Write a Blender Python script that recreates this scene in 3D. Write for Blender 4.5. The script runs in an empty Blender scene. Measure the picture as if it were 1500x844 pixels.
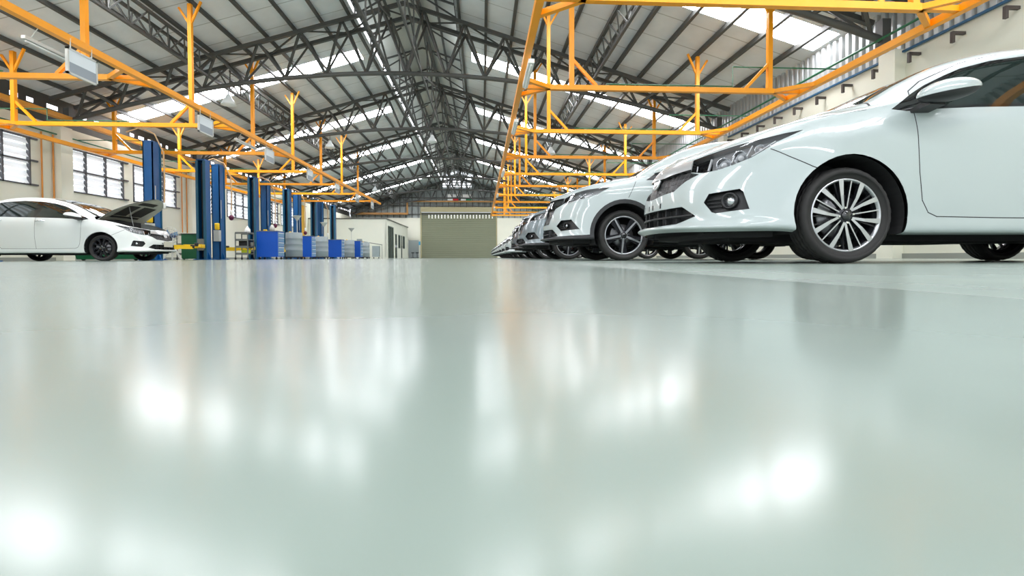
import bpy, bmesh, math, random
import numpy as np
from mathutils import Vector, Matrix
from mathutils.bvhtree import BVHTree
random.seed(7)
PI = math.pi
SC = bpy.context.scene
COL = SC.collection

# ------------------------------------------------------------------ camera
cam_d = bpy.data.cameras.new('camera')
cam = bpy.data.objects.new('camera', cam_d); COL.objects.link(cam)
cam_d.sensor_fit = 'HORIZONTAL'; cam_d.sensor_width = 36.0
cam_d.lens = 710.0 / 1500.0 * 36.0
cam_d.clip_start = 0.01; cam_d.clip_end = 300
TH, PT, RO = math.radians(3.55), math.radians(1.2), math.radians(0.21)
Fw = Vector((math.sin(TH)*math.cos(PT), math.cos(TH)*math.cos(PT), -math.sin(PT)))
R0 = Vector((math.cos(TH), -math.sin(TH), 0)); U0 = R0.cross(Fw)
Rr = R0*math.cos(RO) - U0*math.sin(RO); Uu = U0*math.cos(RO) + R0*math.sin(RO)
M = Matrix((Rr, Uu, -Fw)).transposed().to_4x4(); M.translation = Vector((0, 0, 0.05))
cam.matrix_world = M
cam_d.shift_y = -30.0/1500.0
SC.camera = cam

# ------------------------------------------------------------------ light
w = bpy.data.worlds.new('sky'); SC.world = w; w.use_nodes = True
w.node_tree.nodes['Background'].inputs[0].default_value = (0.86, 0.93, 1.0, 1)
w.node_tree.nodes['Background'].inputs[1].default_value = 1.0
SC.view_settings.view_transform = 'Standard'; SC.view_settings.look = 'None'
SC.view_settings.gamma = 1; SC.view_settings.use_curve_mapping = False
SC.view_settings.exposure = 0.56
SKYLIGHT_E = 16.0
LOUVRE_E = 0.22
def area(name, loc, size, rot, power, col=(1, 1, 1)):
    d = bpy.data.lights.new(name, 'AREA'); d.shape = 'RECTANGLE'; d.size, d.size_y = size
    d.energy = power; d.color = col
    o = bpy.data.objects.new(name, d); COL.objects.link(o); o.location = loc; o.rotation_euler = rot
    return o
# lamp added for daylight at the unseen front, tilted up to brighten the roof
area('front_roof_fill', (-2.45, -9.6, 2.6), (20.0, 4.6), (PI/2+math.radians(58), 0, 0), 330, (0.96, 0.99, 1.0))
try:
    SC.cycles.use_denoising = True
    SC.cycles.max_bounces = 10; SC.cycles.diffuse_bounces = 5; SC.cycles.glossy_bounces = 5
    SC.cycles.transparent_max_bounces = 12
    SC.cycles.caustics_reflective = False; SC.cycles.caustics_refractive = False
    SC.cycles.sample_clamp_indirect = 6.0
except Exception:
    pass

# ------------------------------------------------------------------ materials
def srgb(r, g, b):
    f = lambda c: (c/12.92 if c <= .04045 else ((c+.055)/1.055)**2.4)
    return (f(r/255), f(g/255), f(b/255), 1)
def mat(name, col, rough=.5, metal=0.0, coat=0.0, spec=.5, emit=None, es=0.0):
    m = bpy.data.materials.new(name); m.use_nodes = True
    b = m.node_tree.nodes['Principled BSDF']
    b.inputs['Base Color'].default_value = col if len(col) == 4 else (*col, 1)
    b.inputs['Roughness'].default_value = rough; b.inputs['Metallic'].default_value = metal
    b.inputs['Coat Weight'].default_value = coat; b.inputs['Coat Roughness'].default_value = .03
    b.inputs['Specular IOR Level'].default_value = spec
    if emit: b.inputs['Emission Color'].default_value = emit; b.inputs['Emission Strength'].default_value = es
    return m
def nodes(m): return m.node_tree.nodes, m.node_tree.links, m.node_tree.nodes['Principled BSDF']
def mottle(m, scale=6, amt=.06, rbump=0.0, rvar=0.0, detail=3):
    n, l, b = nodes(m)
    tc = n.new('ShaderNodeTexCoord'); ns = n.new('ShaderNodeTexNoise'); ns.inputs['Scale'].default_value = scale
    ns.inputs['Detail'].default_value = detail
    l.new(tc.outputs['Object'], ns.inputs['Vector'])
    c = b.inputs['Base Color'].default_value[:]
    r = n.new('ShaderNodeMapRange'); r.inputs[3].default_value = 1-amt*2; r.inputs[4].default_value = 1+amt
    l.new(ns.outputs['Fac'], r.inputs[0])
    vm = n.new('ShaderNodeVectorMath'); vm.operation = 'SCALE'; vm.inputs[0].default_value = c[:3]
    l.new(r.outputs[0], vm.inputs['Scale']); l.new(vm.outputs[0], b.inputs['Base Color'])
    if rbump:
        bp = n.new('ShaderNodeBump'); bp.inputs['Strength'].default_value = rbump; bp.inputs['Distance'].default_value = .02
        l.new(ns.outputs['Fac'], bp.inputs['Height']); l.new(bp.outputs[0], b.inputs['Normal'])
    if rvar:
        r2 = n.new('ShaderNodeMapRange'); q = b.inputs['Roughness'].default_value
        r2.inputs[3].default_value = q-rvar; r2.inputs[4].default_value = q+rvar
        l.new(ns.outputs['Fac'], r2.inputs[0]); l.new(r2.outputs[0], b.inputs['Roughness'])
    return m

PAINT_W = mat('white car paint', srgb(170, 180, 179), .3, 0, .8)
PAINT_LIT = mat('white car paint lightened for dim side', srgb(216, 221, 217), .3, 0, .6)  # same white, lightened to make up for weak light on the left car
PAINT_S = mat('silver grey car paint', srgb(118, 130, 134), .34, .35, .8)
PAINT_D = mat('dark grey car paint', srgb(84, 90, 94), .34, .35, .8)
BLACKP = mat('black plastic', (.012, .013, .014), .45)
GLOSSB = mat('gloss black', (.008, .008, .009), .08, 0, .6)
GAPM = mat('shut line', (.02, .02, .022), .8)
TINT = mat('tinted car glass', (.012, .020, .018), .03, 0, 0, .9)
SATIN = mat('satin chrome', (.74, .75, .75), .30, .75)
CHROME = mat('chrome', (.78, .79, .80), .12, 1.0)
SILVER = mat('machined alloy', (.50, .51, .53), .32, .9)
DARKALLOY = mat('black alloy', (.02, .02, .024), .25, .4)
TYRE = mottle(mat('tyre rubber', (.021, .020, .019), .75), 20, .12)
STEEL = mat('brake steel', (.30, .30, .31), .35, .9)
LINER = mat('dark underbody', (.014, .014, .015), .8)
SMOKE = mat('lamp housing', (.42, .43, .44), .25, .35)
REFL = mat('lamp reflector', (.62, .64, .66), .15, .9)
LAMPW = mat('lamp white lens', (.85, .87, .9), .1, 0, .5)
REDL = mat('red lamp', (.45, .01, .01), .1, 0, 1)
PLATEM = mat('number plate', srgb(196, 192, 176), .5)
def clear_glass():
    m = bpy.data.materials.new('clear lamp cover'); m.use_nodes = True
    n = m.node_tree.nodes; l = m.node_tree.links; n.clear()
    o = n.new('ShaderNodeOutputMaterial'); mx = n.new('ShaderNodeMixShader')
    t = n.new('ShaderNodeBsdfTransparent'); g = n.new('ShaderNodeBsdfGlossy'); g.inputs['Roughness'].default_value = .04
    fr = n.new('ShaderNodeFresnel'); fr.inputs[0].default_value = 1.45
    l.new(fr.outputs[0], mx.inputs[0]); l.new(t.outputs[0], mx.inputs[1]); l.new(g.outputs[0], mx.inputs[2])
    l.new(mx.outputs[0], o.inputs[0]); return m
CLEAR = clear_glass()
def hexmesh():
    m = mat('honeycomb grille', (.010, .010, .011), .35)
    n, l, b = nodes(m)
    tc = n.new('ShaderNodeTexCoord'); mp = n.new('ShaderNodeMapping'); mp.inputs['Scale'].default_value = (0.01, 1, 1)
    v = n.new('ShaderNodeTexVoronoi'); v.feature = 'DISTANCE_TO_EDGE'; v.inputs['Scale'].default_value = 26; v.inputs['Randomness'].default_value = 0.25
    l.new(tc.outputs['Object'], mp.inputs[0]); l.new(mp.outputs[0], v.inputs['Vector'])
    cr = n.new('ShaderNodeValToRGB'); cr.color_ramp.elements[0].position = .05; cr.color_ramp.elements[0].color = (.06, .06, .062, 1)
    cr.color_ramp.elements[1].position = .11; cr.color_ramp.elements[1].color = (.003, .003, .003, 1)
    l.new(v.outputs['Distance'], cr.inputs[0]); l.new(cr.outputs[0], b.inputs['Base Color'])
    bp = n.new('ShaderNodeBump'); bp.invert = True; bp.inputs['Distance'].default_value = .01
    l.new(v.outputs['Distance'], bp.inputs['Height']); l.new(bp.outputs[0], b.inputs['Normal'])
    return m
HEXM = hexmesh()

DARKSTEEL = mottle(mat('grey painted steel', srgb(82, 83, 80), .55, .1), 3, .10)
YEL = mottle(mat('yellow painted steel', srgb(252, 162, 2), .42), 4, .03)
ORANGE = mat('orange pipe', srgb(214, 140, 60), .5)
BROWNO = mottle(mat('dull orange steel', srgb(176, 128, 66), .55), 3, .1)
GREEN = mat('green pipe', srgb(28, 104, 70), .45)
BLUEP = mottle(mat('blue lift paint', srgb(0, 82, 140), .4), 3, .08)
BLUEC = mat('bright blue cabinet', srgb(0, 76, 176), .4)
PALEBLUE = mat('pale blue side panel', srgb(110, 148, 186), .45)
TEAL = mat('teal blue side', srgb(20, 84, 112), .45)
YARM = mat('yellow lift arm', srgb(240, 196, 20), .4)
GREYD = mottle(mat('grey drum paint', srgb(150, 162, 164), .45), 4, .06)
GREYM = mat('grey metal', srgb(120, 124, 122), .45, .4)
LIGHTM = mat('light grey metal', srgb(196, 198, 192), .4, .3)
WHITEP = mat('white enamel', srgb(235, 236, 232), .4)
BEIGEH = mat('beige hose', srgb(196, 160, 116), .55)
WALLM = mottle(mat('cream wall', srgb(232, 232, 216), .65), 1.2, .025)
WALLG = mottle(mat('pale wall', srgb(234, 236, 222), .6), 1.2, .025)
REDM = mat('red', srgb(190, 20, 40), .5)
GREENM = mat('green board', srgb(0, 110, 70), .5)
DKGREEN = mat('dark green', srgb(14, 92, 56), .5)
GALV = mottle(mat('galvanised sheet', srgb(196, 200, 200), .38, .35), 2, .06)
WINF = mat('window frame', srgb(88, 88, 92), .5)
SKYM = mat('translucent roof sheet', (.9, .9, .95), .5, emit=(.96, .96, 1.0, 1), es=SKYLIGHT_E)
GLOWM = mat('daylight gap', (.9, .9, .95), .5, emit=(.93, .93, 1.0, 1), es=2.2)
LOUV = mat('frosted louvre glass', srgb(214, 218, 220), .35, emit=(.92, .96, 1.0, 1), es=LOUVRE_E)
SHUT = mottle(mat('olive grey shutter', srgb(136, 140, 118), .55), .8, .03)
SHUTBOX = mat('khaki shutter box', srgb(172, 164, 128), .5)

def roof_mat():
    m = mat('foil insulated roof sheet', srgb(232, 238, 242), .5, .0)
    n, l, b = nodes(m)
    tc = n.new('ShaderNodeTexCoord'); sp = n.new('ShaderNodeSeparateXYZ'); l.new(tc.outputs['Object'], sp.inputs[0])
    # seams every 1.12 m along the hall
    d = n.new('ShaderNodeMath'); d.operation = 'DIVIDE'; d.inputs[1].default_value = 1.12; l.new(sp.outputs['Y'], d.inputs[0])
    fr = n.new('ShaderNodeMath'); fr.operation = 'FRACT'; l.new(d.outputs[0], fr.inputs[0])
    a = n.new('ShaderNodeMath'); a.operation = 'SUBTRACT'; a.inputs[1].default_value = .5; l.new(fr.outputs[0], a.inputs[0])
    ab = n.new('ShaderNodeMath'); ab.operation = 'ABSOLUTE'; l.new(a.outputs[0], ab.inputs[0])
    cr = n.new('ShaderNodeValToRGB'); e = cr.color_ramp.elements
    e[0].position = .482; e[0].color = (1, 1, 1, 1); e[1].position = .492; e[1].color = (.55, .55, .53, 1)
    l.new(ab.outputs[0], cr.inputs[0])
    ns = n.new('ShaderNodeTexNoise'); ns.inputs['Scale'].default_value = 1.6; ns.inputs['Detail'].default_value = 4
    l.new(tc.outputs['Object'], ns.inputs['Vector'])
    r = n.new('ShaderNodeMapRange'); r.inputs[3].default_value = .84; r.inputs[4].default_value = 1.1; l.new(ns.outputs['Fac'], r.inputs[0])
    v = n.new('ShaderNodeVectorMath'); v.operation = 'SCALE'; l.new(cr.outputs[0], v.inputs[0]); l.new(r.outputs[0], v.inputs['Scale'])
    v2 = n.new('ShaderNodeVectorMath'); v2.operation = 'MULTIPLY'; v2.inputs[1].default_value = srgb(232, 238, 242)[:3]
    l.new(v.outputs[0], v2.inputs[0]); l.new(v2.outputs[0], b.inputs['Base Color'])
    bp = n.new('ShaderNodeBump'); bp.inputs['Strength'].default_value = .5; bp.inputs['Distance'].default_value = .05
    l.new(ns.outputs['Fac'], bp.inputs['Height']); l.new(bp.outputs[0], b.inputs['Normal'])
    return m
ROOFM = roof_mat()

def floor_mat():
    m = mat('polished epoxy floor', srgb(188, 200, 190), .13, 0, 0, .26)
    n, l, b = nodes(m)
    tc = n.new('ShaderNodeTexCoord'); sp = n.new('ShaderNodeSeparateXYZ'); l.new(tc.outputs['Object'], sp.inputs[0])
    ns = n.new('ShaderNodeTexNoise'); ns.inputs['Scale'].default_value = .9; ns.inputs['Detail'].default_value = 6; ns.inputs['Roughness'].default_value = .6
    l.new(tc.outputs['Object'], ns.inputs['Vector'])
    cr = n.new('ShaderNodeValToRGB'); e = cr.color_ramp.elements
    e[0].position = .3; e[0].color = srgb(127, 140, 133); e[1].position = .7; e[1].color = srgb(141, 153, 144)
    l.new(ns.outputs['Fac'], cr.inputs[0])
    # joint line along the parked cars and duller strip beyond it
    a = n.new('ShaderNodeMath'); a.operation = 'SUBTRACT'; a.inputs[1].default_value = .62; l.new(sp.outputs['X'], a.inputs[0])
    ab = n.new('ShaderNodeMath'); ab.operation = 'ABSOLUTE'; l.new(a.outputs[0], ab.inputs[0])
    lt = n.new('ShaderNodeMath'); lt.operation = 'LESS_THAN'; lt.inputs[1].default_value = .006; l.new(ab.outputs[0], lt.inputs[0])
    mx = n.new('ShaderNodeMix'); mx.data_type = 'RGBA'; l.new(lt.outputs[0], mx.inputs[0]); l.new(cr.outputs[0], mx.inputs[6]); mx.inputs[7].default_value = srgb(140, 148, 142)
    l.new(mx.outputs[2], b.inputs['Base Color'])
    gt = n.new('ShaderNodeMath'); gt.operation = 'GREATER_THAN'; gt.inputs[1].default_value = .62; l.new(sp.outputs['X'], gt.inputs[0])
    n2 = n.new('ShaderNodeTexNoise'); n2.inputs['Scale'].default_value = 2.5; n2.inputs['Detail'].default_value = 5
    mp = n.new('ShaderNodeMapping'); mp.inputs['Scale'].default_value = (1, .35, 1); l.new(tc.outputs['Object'], mp.inputs[0]); l.new(mp.outputs[0], n2.inputs['Vector'])
    r = n.new('ShaderNodeMapRange'); r.inputs[3].default_value = .13; r.inputs[4].default_value = .22; l.new(n2.outputs['Fac'], r.inputs[0])
    ad = n.new('ShaderNodeMath'); ad.operation = 'MULTIPLY_ADD'; ad.inputs[1].default_value = .07; l.new(gt.outputs[0], ad.inputs[0]); l.new(r.outputs[0], ad.inputs[2])
    l.new(ad.outputs[0], b.inputs['Roughness'])
    return m
FLOORM = floor_mat()

# ------------------------------------------------------------------ helpers
def tag(o, label=None, cat=None, group=None, kind=None):
    if label: o['label'] = label
    if cat: o['category'] = cat
    if group: o['group'] = group
    if kind: o['kind'] = kind
    return o
def empty(name, loc=(0, 0, 0), rz=0, label=None, cat=None, group=None):
    o = bpy.data.objects.new(name, None); COL.objects.link(o)
    o.location = loc; o.rotation_euler = (0, 0, rz); o.empty_display_size = .2
    return tag(o, label, cat, group)
class MB:
    def __init__(s): s.v = []; s.f = []; s.m = []; s.sm = []
    def add(s, vs, fs, m=0, smooth=False):
        b = len(s.v); s.v += [tuple(p) for p in vs]
        for f in fs: s.f.append(tuple(b+i for i in f)); s.m.append(m); s.sm.append(smooth)
        return s
    def box(s, c, sz, m=0, R=None):
        h = [x/2 for x in sz]
        vs = [Vector((x*h[0], y*h[1], z*h[2])) for x in (-1, 1) for y in (-1, 1) for z in (-1, 1)]
        if R is not None: vs = [R @ p for p in vs]
        c = Vector(c)
        return s.add([p+c for p in vs], [(0, 1, 3, 2), (4, 6, 7, 5), (0, 4, 5, 1), (2, 3, 7, 6), (0, 2, 6, 4), (1, 5, 7, 3)], m)
    def bb(s, a, b, m=0):
        return s.box([(a[i]+b[i])/2 for i in range(3)], [abs(b[i]-a[i]) for i in range(3)], m)
    def bar(s, p, q, w, h=None, m=0, up=(0, 0, 1)):
        p, q = Vector(p), Vector(q); h = h or w; d = (q-p)
        L = d.length; d.normalize(); u = Vector(up)
        if abs(d.dot(u)) > .98: u = Vector((1, 0, 0))
        x = d.cross(u).normalized(); z = x.cross(d)
        R = Matrix((x, d, z)).transposed()
        return s.box((p+q)/2, (w, L, h), m, R)
    def tube(s, pts, r, n=8, m=0, caps=True):
        pts = [Vector(p) for p in pts]; rings = []
        prev = None
        for i, p in enumerate(pts):
            d = (pts[min(i+1, len(pts)-1)]-pts[max(i-1, 0)]).normalized()
            if prev is None:
                u = Vector((0, 0, 1)) if abs(d.z) < .9 else Vector((1, 0, 0))
                x = d.cross(u).normalized()
            else:
                x = (prev - d*prev.dot(d)).normalized()
            prev = x; y = d.cross(x)
            rr = r[i] if hasattr(r, '__len__') else r
            rings.append([p+(x*math.cos(2*PI*k/n)+y*math.sin(2*PI*k/n))*rr for k in range(n)])
        b = len(s.v); vs = [p for g in rings for p in g]; fs = []
        for i in range(len(pts)-1):
            for k in range(n):
                k2 = (k+1) % n; fs.append((i*n+k, i*n+k2, (i+1)*n+k2, (i+1)*n+k))
        s.add(vs, fs, m, True)
        if caps:
            s.add(rings[0], [tuple(range(n))[::-1]], m); s.add(rings[-1], [tuple(range(n))], m)
        return s
    def lathe(s, prof, n=24, m=0, axis='Z', c=(0, 0, 0), smooth=True, a0=0, a1=2*PI):
        full = abs(a1-a0-2*PI) < 1e-6; nn = n if full else n+1
        vs = []
        for r, z in prof:
            for k in range(nn):
                a = a0+(a1-a0)*k/n; x, y = r*math.cos(a), r*math.sin(a)
                p = (x, y, z) if axis == 'Z' else ((x, z, y) if axis == 'Y' else (z, x, y))
                vs.append((p[0]+c[0], p[1]+c[1], p[2]+c[2]))
        fs = []
        for i in range(len(prof)-1):
            for k in range(n):
                k2 = (k+1) % nn; fs.append((i*nn+k, i*nn+k2, (i+1)*nn+k2, (i+1)*nn+k))
        return s.add(vs, fs, m, smooth)
    def prism(s, poly, lo, hi, axis='Z', m=0, mcap=None):
        n = len(poly); mcap = m if mcap is None else mcap
        def P(p, t): return {'Z': (p[0], p[1], t), 'Y': (p[0], t, p[1]), 'X': (t, p[0], p[1])}[axis]
        vs = [P(p, lo) for p in poly]+[P(p, hi) for p in poly]
        s.add(vs, [(i, (i+1) % n, n+(i+1) % n, n+i) for i in range(n)], m)
        return s.add(vs, [tuple(range(n))[::-1], tuple(range(n, 2*n))], mcap)
    def build(s, name, mats, parent=None, loc=None):
        me = bpy.data.meshes.new(name); me.from_pydata([tuple(p) for p in s.v], [], s.f)
        mats = mats if isinstance(mats, (list, tuple)) else [mats]
        for m in mats: me.materials.append(m)
        me.polygons.foreach_set('material_index', s.m); me.polygons.foreach_set('use_smooth', s.sm)
        bm = bmesh.new(); bm.from_mesh(me); bmesh.ops.recalc_face_normals(bm, faces=bm.faces); bm.to_mesh(me); bm.free()
        me.update()
        o = bpy.data.objects.new(name, me); COL.objects.link(o)
        if parent: o.parent = parent
        if loc: o.location = loc
        return o
def struct(name, mb, m, label=None):
    o = mb.build(name, m); o['kind'] = 'structure'
    if label: o['label'] = label
    return o
KIDS = {}
def copy_tree(o, parent=None, kids=None):
    kids = kids if kids is not None else child_map()
    c = o.copy(); COL.objects.link(c); c.parent = parent
    for ch in kids.get(o.name, []): copy_tree(ch, c, kids)
    return c
def child_map():
    d = {}
    for x in COL.objects:
        if x.parent: d.setdefault(x.parent.name, []).append(x)
    return d
ORD = ['nearest', 'second', 'third', 'fourth', 'fifth', 'sixth', 'seventh', 'eighth', 'ninth', 'tenth', 'eleventh', 'twelfth', 'thirteenth', 'fourteenth', 'fifteenth', 'sixteenth', 'seventeenth', 'eighteenth', 'nineteenth', 'twentieth'] + ['twenty-'+a for a in ('first', 'second', 'third', 'fourth', 'fifth', 'sixth', 'seventh', 'eighth', 'ninth')]

# ================================================================== THE HALL
XL, XR, XC = -13.3, 8.4, -2.45
YF, YB = -9.4, 50.3
EAVE, SL = 5.16, 0.30
RIDGE = EAVE + SL*10.85
def roofz(x): return RIDGE - SL*abs(x-XC)

struct('floor', MB().bb((XL-.2, YF, -.2), (XR+.2, YB+.2, 0)), FLOORM, 'polished pale green-grey epoxy workshop floor')

# ---- roof sheets, cut around the skylights and the ridge monitor
MONW = 1.65
SKY_Y = [-7.9, -1.2, 4.6, 11.3, 18.9, 25.6, 32.3, 39.0, 45.7]
SKYH = .46
for sgn, nm in ((-1, 'left'), (1, 'right')):
    mb = MB(); xe = XL-.1 if sgn < 0 else XR+.1
    a, b = XC+sgn*MONW, xe
    def slab(x0, x1, y0, y1):
        z0, z1 = roofz(x0), roofz(x1); t = .06
        vs = [(x0, y0, z0), (x1, y0, z1), (x1, y1, z1), (x0, y1, z0)]
        vs += [(p[0], p[1], p[2]+t) for p in vs]
        mb.add(vs, [(0, 1, 2, 3), (4, 7, 6, 5), (0, 4, 5, 1), (1, 5, 6, 2), (2, 6, 7, 3), (3, 7, 4, 0)])
    xs = XC+sgn*2.1
    xend = XC+sgn*10.75
    y = YF
    for ys in SKY_Y:
        slab(a, b, y, ys-SKYH); slab(a, xs, ys-SKYH, ys+SKYH); slab(xend, b, ys-SKYH, ys+SKYH); y = ys+SKYH
    slab(a, b, y, YB)
    o = mb.build('ceiling', ROOFM); o['kind'] = 'structure'; o['label'] = 'grey insulated roof sheets on the %s slope' % nm
wn = 1
for sgn, nm in ((-1, 'left'), (1, 'right')):
    for i, ys in enumerate(SKY_Y):
        x0, x1 = XC+sgn*2.1, XC+sgn*10.75
        z0, z1 = roofz(x0)+.02, roofz(x1)+.02
        mb = MB(); n = 6
        # corrugated translucent sheet
        k = 12; vs = []
        for j in range(k+1):
            yy = ys-SKYH+2*SKYH*j/k; dz = .02*(j % 2)
            vs += [(x0, yy, z0+dz), (x1, yy, z1+dz)]
        mb.add(vs, [(2*j, 2*j+1, 2*j+3, 2*j+2) for j in range(k)])
        o = mb.build('window_%d' % wn, SKYM); wn += 1
        o['kind'] = 'structure'; o['label'] = 'bright translucent skylight strip on the %s roof slope' % nm

# ---- ridge monitor: raised cap, bright louvred sides
zb = roofz(XC+MONW)
mb = MB()
for s in (-1, 1):
    x0 = XC; x1 = XC+s*(MONW+.35)
    mb.add([(x0, YF, RIDGE+.55), (x1, YF, RIDGE+.0), (x1, YB, RIDGE+.0), (x0, YB, RIDGE+.55),
            (x0, YF, RIDGE+.60), (x1, YF, RIDGE+.05), (x1, YB, RIDGE+.05), (x0, YB, RIDGE+.60)],
           [(0, 1, 2, 3), (4, 7, 6, 5), (0, 4, 5, 1), (1, 5, 6, 2), (2, 6, 7, 3)])
o = mb.build('ceiling', mat('monitor cap sheet', srgb(196, 200, 194), .6)); o['kind'] = 'structure'; o['label'] = 'raised ridge ventilator cap'
for s, nm in ((-1, 'left'), (1, 'right')):
    x = XC+s*MONW
    mb = MB()
    y = YF+.1
    while y < YB-.2:                                  # upright stiffeners of the louvre band
        mb.bb((x-.03, y, zb+(.3 if s < 0 else 0)), (x+.03, y+.05, RIDGE)); y += .42
    z = zb+(.36 if s < 0 else .02)
    while z < RIDGE-.02:
        mb.bar((x, YF, z), (x, YB, z), .10, .012, up=(s, 0, 1.1)); z += .12
    o = mb.build('trim_%d' % (1 if s < 0 else 2), DARKSTEEL); o['kind'] = 'structure'; o['label'] = 'dark louvre band along the %s side of the ridge' % nm
mb = MB().bb((XC-MONW-.03, YF, zb+.06), (XC-MONW-.01, YB, zb+.25))
o = mb.build('window_%d' % wn, mat('ridge daylight gap', (.9, .9, .95), .5, emit=(.93, .95, 1, 1), es=2.2)); wn += 1
o['kind'] = 'structure'; o['label'] = 'narrow bright daylight slot beside the ridge'

# ---- right wall: masonry, corrugated band, pilasters
MZ = 4.10
o = struct('wall_right', MB().bb((XR, YF, 0), (XR+.2, YB, MZ)), WALLM, 'cream masonry wall behind the parked cars')
def corrugated(x, y0, y1, z0, z1, sgn, pitch=.20, d=.075):
    mb = MB(); vs = []; y = y0; i = 0
    prof = [(0, 0), (.30, 0), (.42, 1), (.88, 1)]
    pts = []
    while y < y1:
        for a, b in prof: pts.append((min(y+a*pitch, y1), b))
        y += pitch
    pts.append((y1, 0))
    for yy, b in pts: vs += [(x+sgn*b*d, yy, z0), (x+sgn*b*d, yy, z1)]
    return mb.add(vs, [(2*j, 2*j+1, 2*j+3, 2*j+2) for j in range(len(pts)-1)])
o = struct('wall_right_upper', corrugated(XR+.06, YF, YB, MZ, EAVE+.0, -1), GALV, 'corrugated galvanised sheet band above the right wall')
o = struct('wall_right_upper', MB().bb((XR+.10, YF, MZ), (XR+.2, YB, EAVE+.12)), GALV, 'outer face of the corrugated band')
TY = [-11.1+6.83*k+0.0 for k in range(1, 10)]      # truss lines
TY = [y for y in TY if y > YF+.6]                 # -4.27, 2.56, 9.39, 16.22 ...
tn = 3
for y in TY[:-1]:
    o = struct('trim_%d' % tn, MB().bb((XR-.22, y-.2, 0), (XR+.01, y+.2, MZ+.05)), WALLM, 'cream pilaster on the right wall'); tn += 1
    o = struct('trim_%d' % tn, MB().bb((XL-.01, y-.22, 0), (XL+.24, y+.22, 4.2)), WALLM, 'cream pilaster on the left wall'); tn += 1

# ---- left wall with louvre windows
WZ0, WZ1 = 2.23, 3.66
spans = []
k = -4
while True:
    base = 16.35+6.83*k; k += 1
    if base > 36.5: break
    for d in (0, 3.1):
        if base+d > YF+.3 and base+d+2.6 < YB: spans.append((base+d, base+d+2.6))
mb = MB(); mb.bb((XL-.2, YF, 0), (XL, YB, WZ0)); mb.bb((XL-.2, YF, WZ1), (XL, YB, 4.25))
y = YF
for a, b in spans: mb.bb((XL-.2, y, WZ0), (XL, a, WZ1)); y = b
mb.bb((XL-.2, y, WZ0), (XL, YB, WZ1))
o = struct('wall_left', mb, WALLM, 'cream masonry wall with louvre windows behind the lifts')
def louvre_window(a, b, idx):
    root = empty('window_%d' % idx, (XL-.02, a, WZ0)); root['kind'] = 'structure'
    root['label'] = 'dark framed louvre window with tilted frosted glass blades'
    W, H = b-a, WZ1-WZ0
    m = MB(); t = .045
    for yy in (0, W/3, 2*W/3, W-t): m.bb((-.04, yy, 0), (.05, yy+t, H))
    for zz in (0, H/2-.02, H-t): m.bb((-.04, 0, zz), (.05, W, zz+.04))
    for zz in (0.0, H/2, H-.06):                      # hinge arms on the far side
        m.bb((.02, W-.02, zz), (.07, W+.22, zz+.05))
    m.build('window_frame', WINF, root)
    g = MB(); n = 7
    for c in range(3):
        for i in range(n):
            zc = .04+(H-.08)*(i+.5)/n
            R = Matrix.Rotation(math.radians(62), 3, 'Y')
            g.box((-.02, W/3*c+W/6+.02, zc), (.185, W/3-.045, .007), 0, R)
    g.build('glass_louvres', LOUV, root)
    MB().bb((-.16, .02, .02), (-.15, W-.02, H-.02)).build('pane', mat_dl, root)
mat_dl = mat('daylight behind louvres', (.8, .82, .85), .5, emit=(.9, .95, 1, 1), es=.85)
for a, b in spans: louvre_window(a, b, wn); wn += 1
# left eave: dark strip, slots of daylight
o = struct('wall_left_upper', MB().bb((XL-.18, YF, 4.25), (XL-.1, YB, 4.74)).bb((XL-.18, YF, 4.87), (XL-.1, YB, EAVE+.1)), DARKSTEEL, 'dark sheeting above the left wall')
mb = MB(); y = YF
random.seed(3)
mg = MB()
while y < YB:
    L = random.uniform(.15, .45); mg.bb((XL-.16, y, 4.74), (XL-.12, y+L, 4.87)); g = random.uniform(.2, .5)
    mb.bb((XL-.18, y+L, 4.74), (XL-.1, y+L+g, 4.87)); y += L+g
struct('wall_left_upper', mb, DARKSTEEL, 'dark packing between the eave slots')
o = mg.build('window_%d' % wn, GLOWM); wn += 1; o['kind'] = 'structure'; o['label'] = 'row of daylight slots under the left eave'

# ---- back wall: masonry sides, metal sheeting above, girts
DX0, DX1, DZ = -6.2, 1.52, 4.72
mb = MB()
mb.bb((XL, YB, 0), (-7.55, YB+.2, 4.13)); mb.bb((-6.45, YB, 0), (DX0, YB+.2, 4.13)); mb.bb((-7.55, YB, 1.85), (-6.45, YB+.2, 4.13))
mb.bb((DX1, YB, 0), (XR, YB+.2, 4.13))
o = struct('wall_back', mb, WALLM, 'cream far end wall on both sides of the roller shutter')
mb = MB(); vs = []; x = XL; n = 0; xs = []
while x < XR: xs.append(x); x += .15
for i, xx in enumerate(xs):
    zz0 = 4.13 if (xx < DX0 or xx > DX1) else 5.2
    vs += [(xx, YB+.05+.04*(i % 2), zz0), (xx, YB+.05+.04*(i % 2), roofz(xx)+(.1 if abs(xx-XC) > MONW else .35))]
mb.add(vs, [(2*j, 2*j+1, 2*j+3, 2*j+2) for j in range(len(xs)-1)])
o = struct('wall_back_upper', mb, mottle(mat('gable sheet', srgb(158, 166, 164), .5, .1), 2, .05), 'pale metal sheeting of the far gable')
mb = MB()
for z in (4.5, 5.35, 6.2, 7.05, 7.9):
    hw = (RIDGE-z)/SL; a, b = max(XL, XC-hw), min(XR, XC+hw); mb.bb((a, YB-.08, z-.04), (b, YB, z+.04))
o = struct('trim_%d' % tn, mb, DARKSTEEL, 'dark horizontal girts on the far gable'); tn += 1
mb = MB()
x = XL+.6
while x < XR-.2:
    z0 = 4.13 if (x < DX0 or x > DX1) else 5.25
    mb.bb((x-.03, YB-.06, z0), (x+.03, YB+.0, roofz(x)-.02)); x += .62
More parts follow.
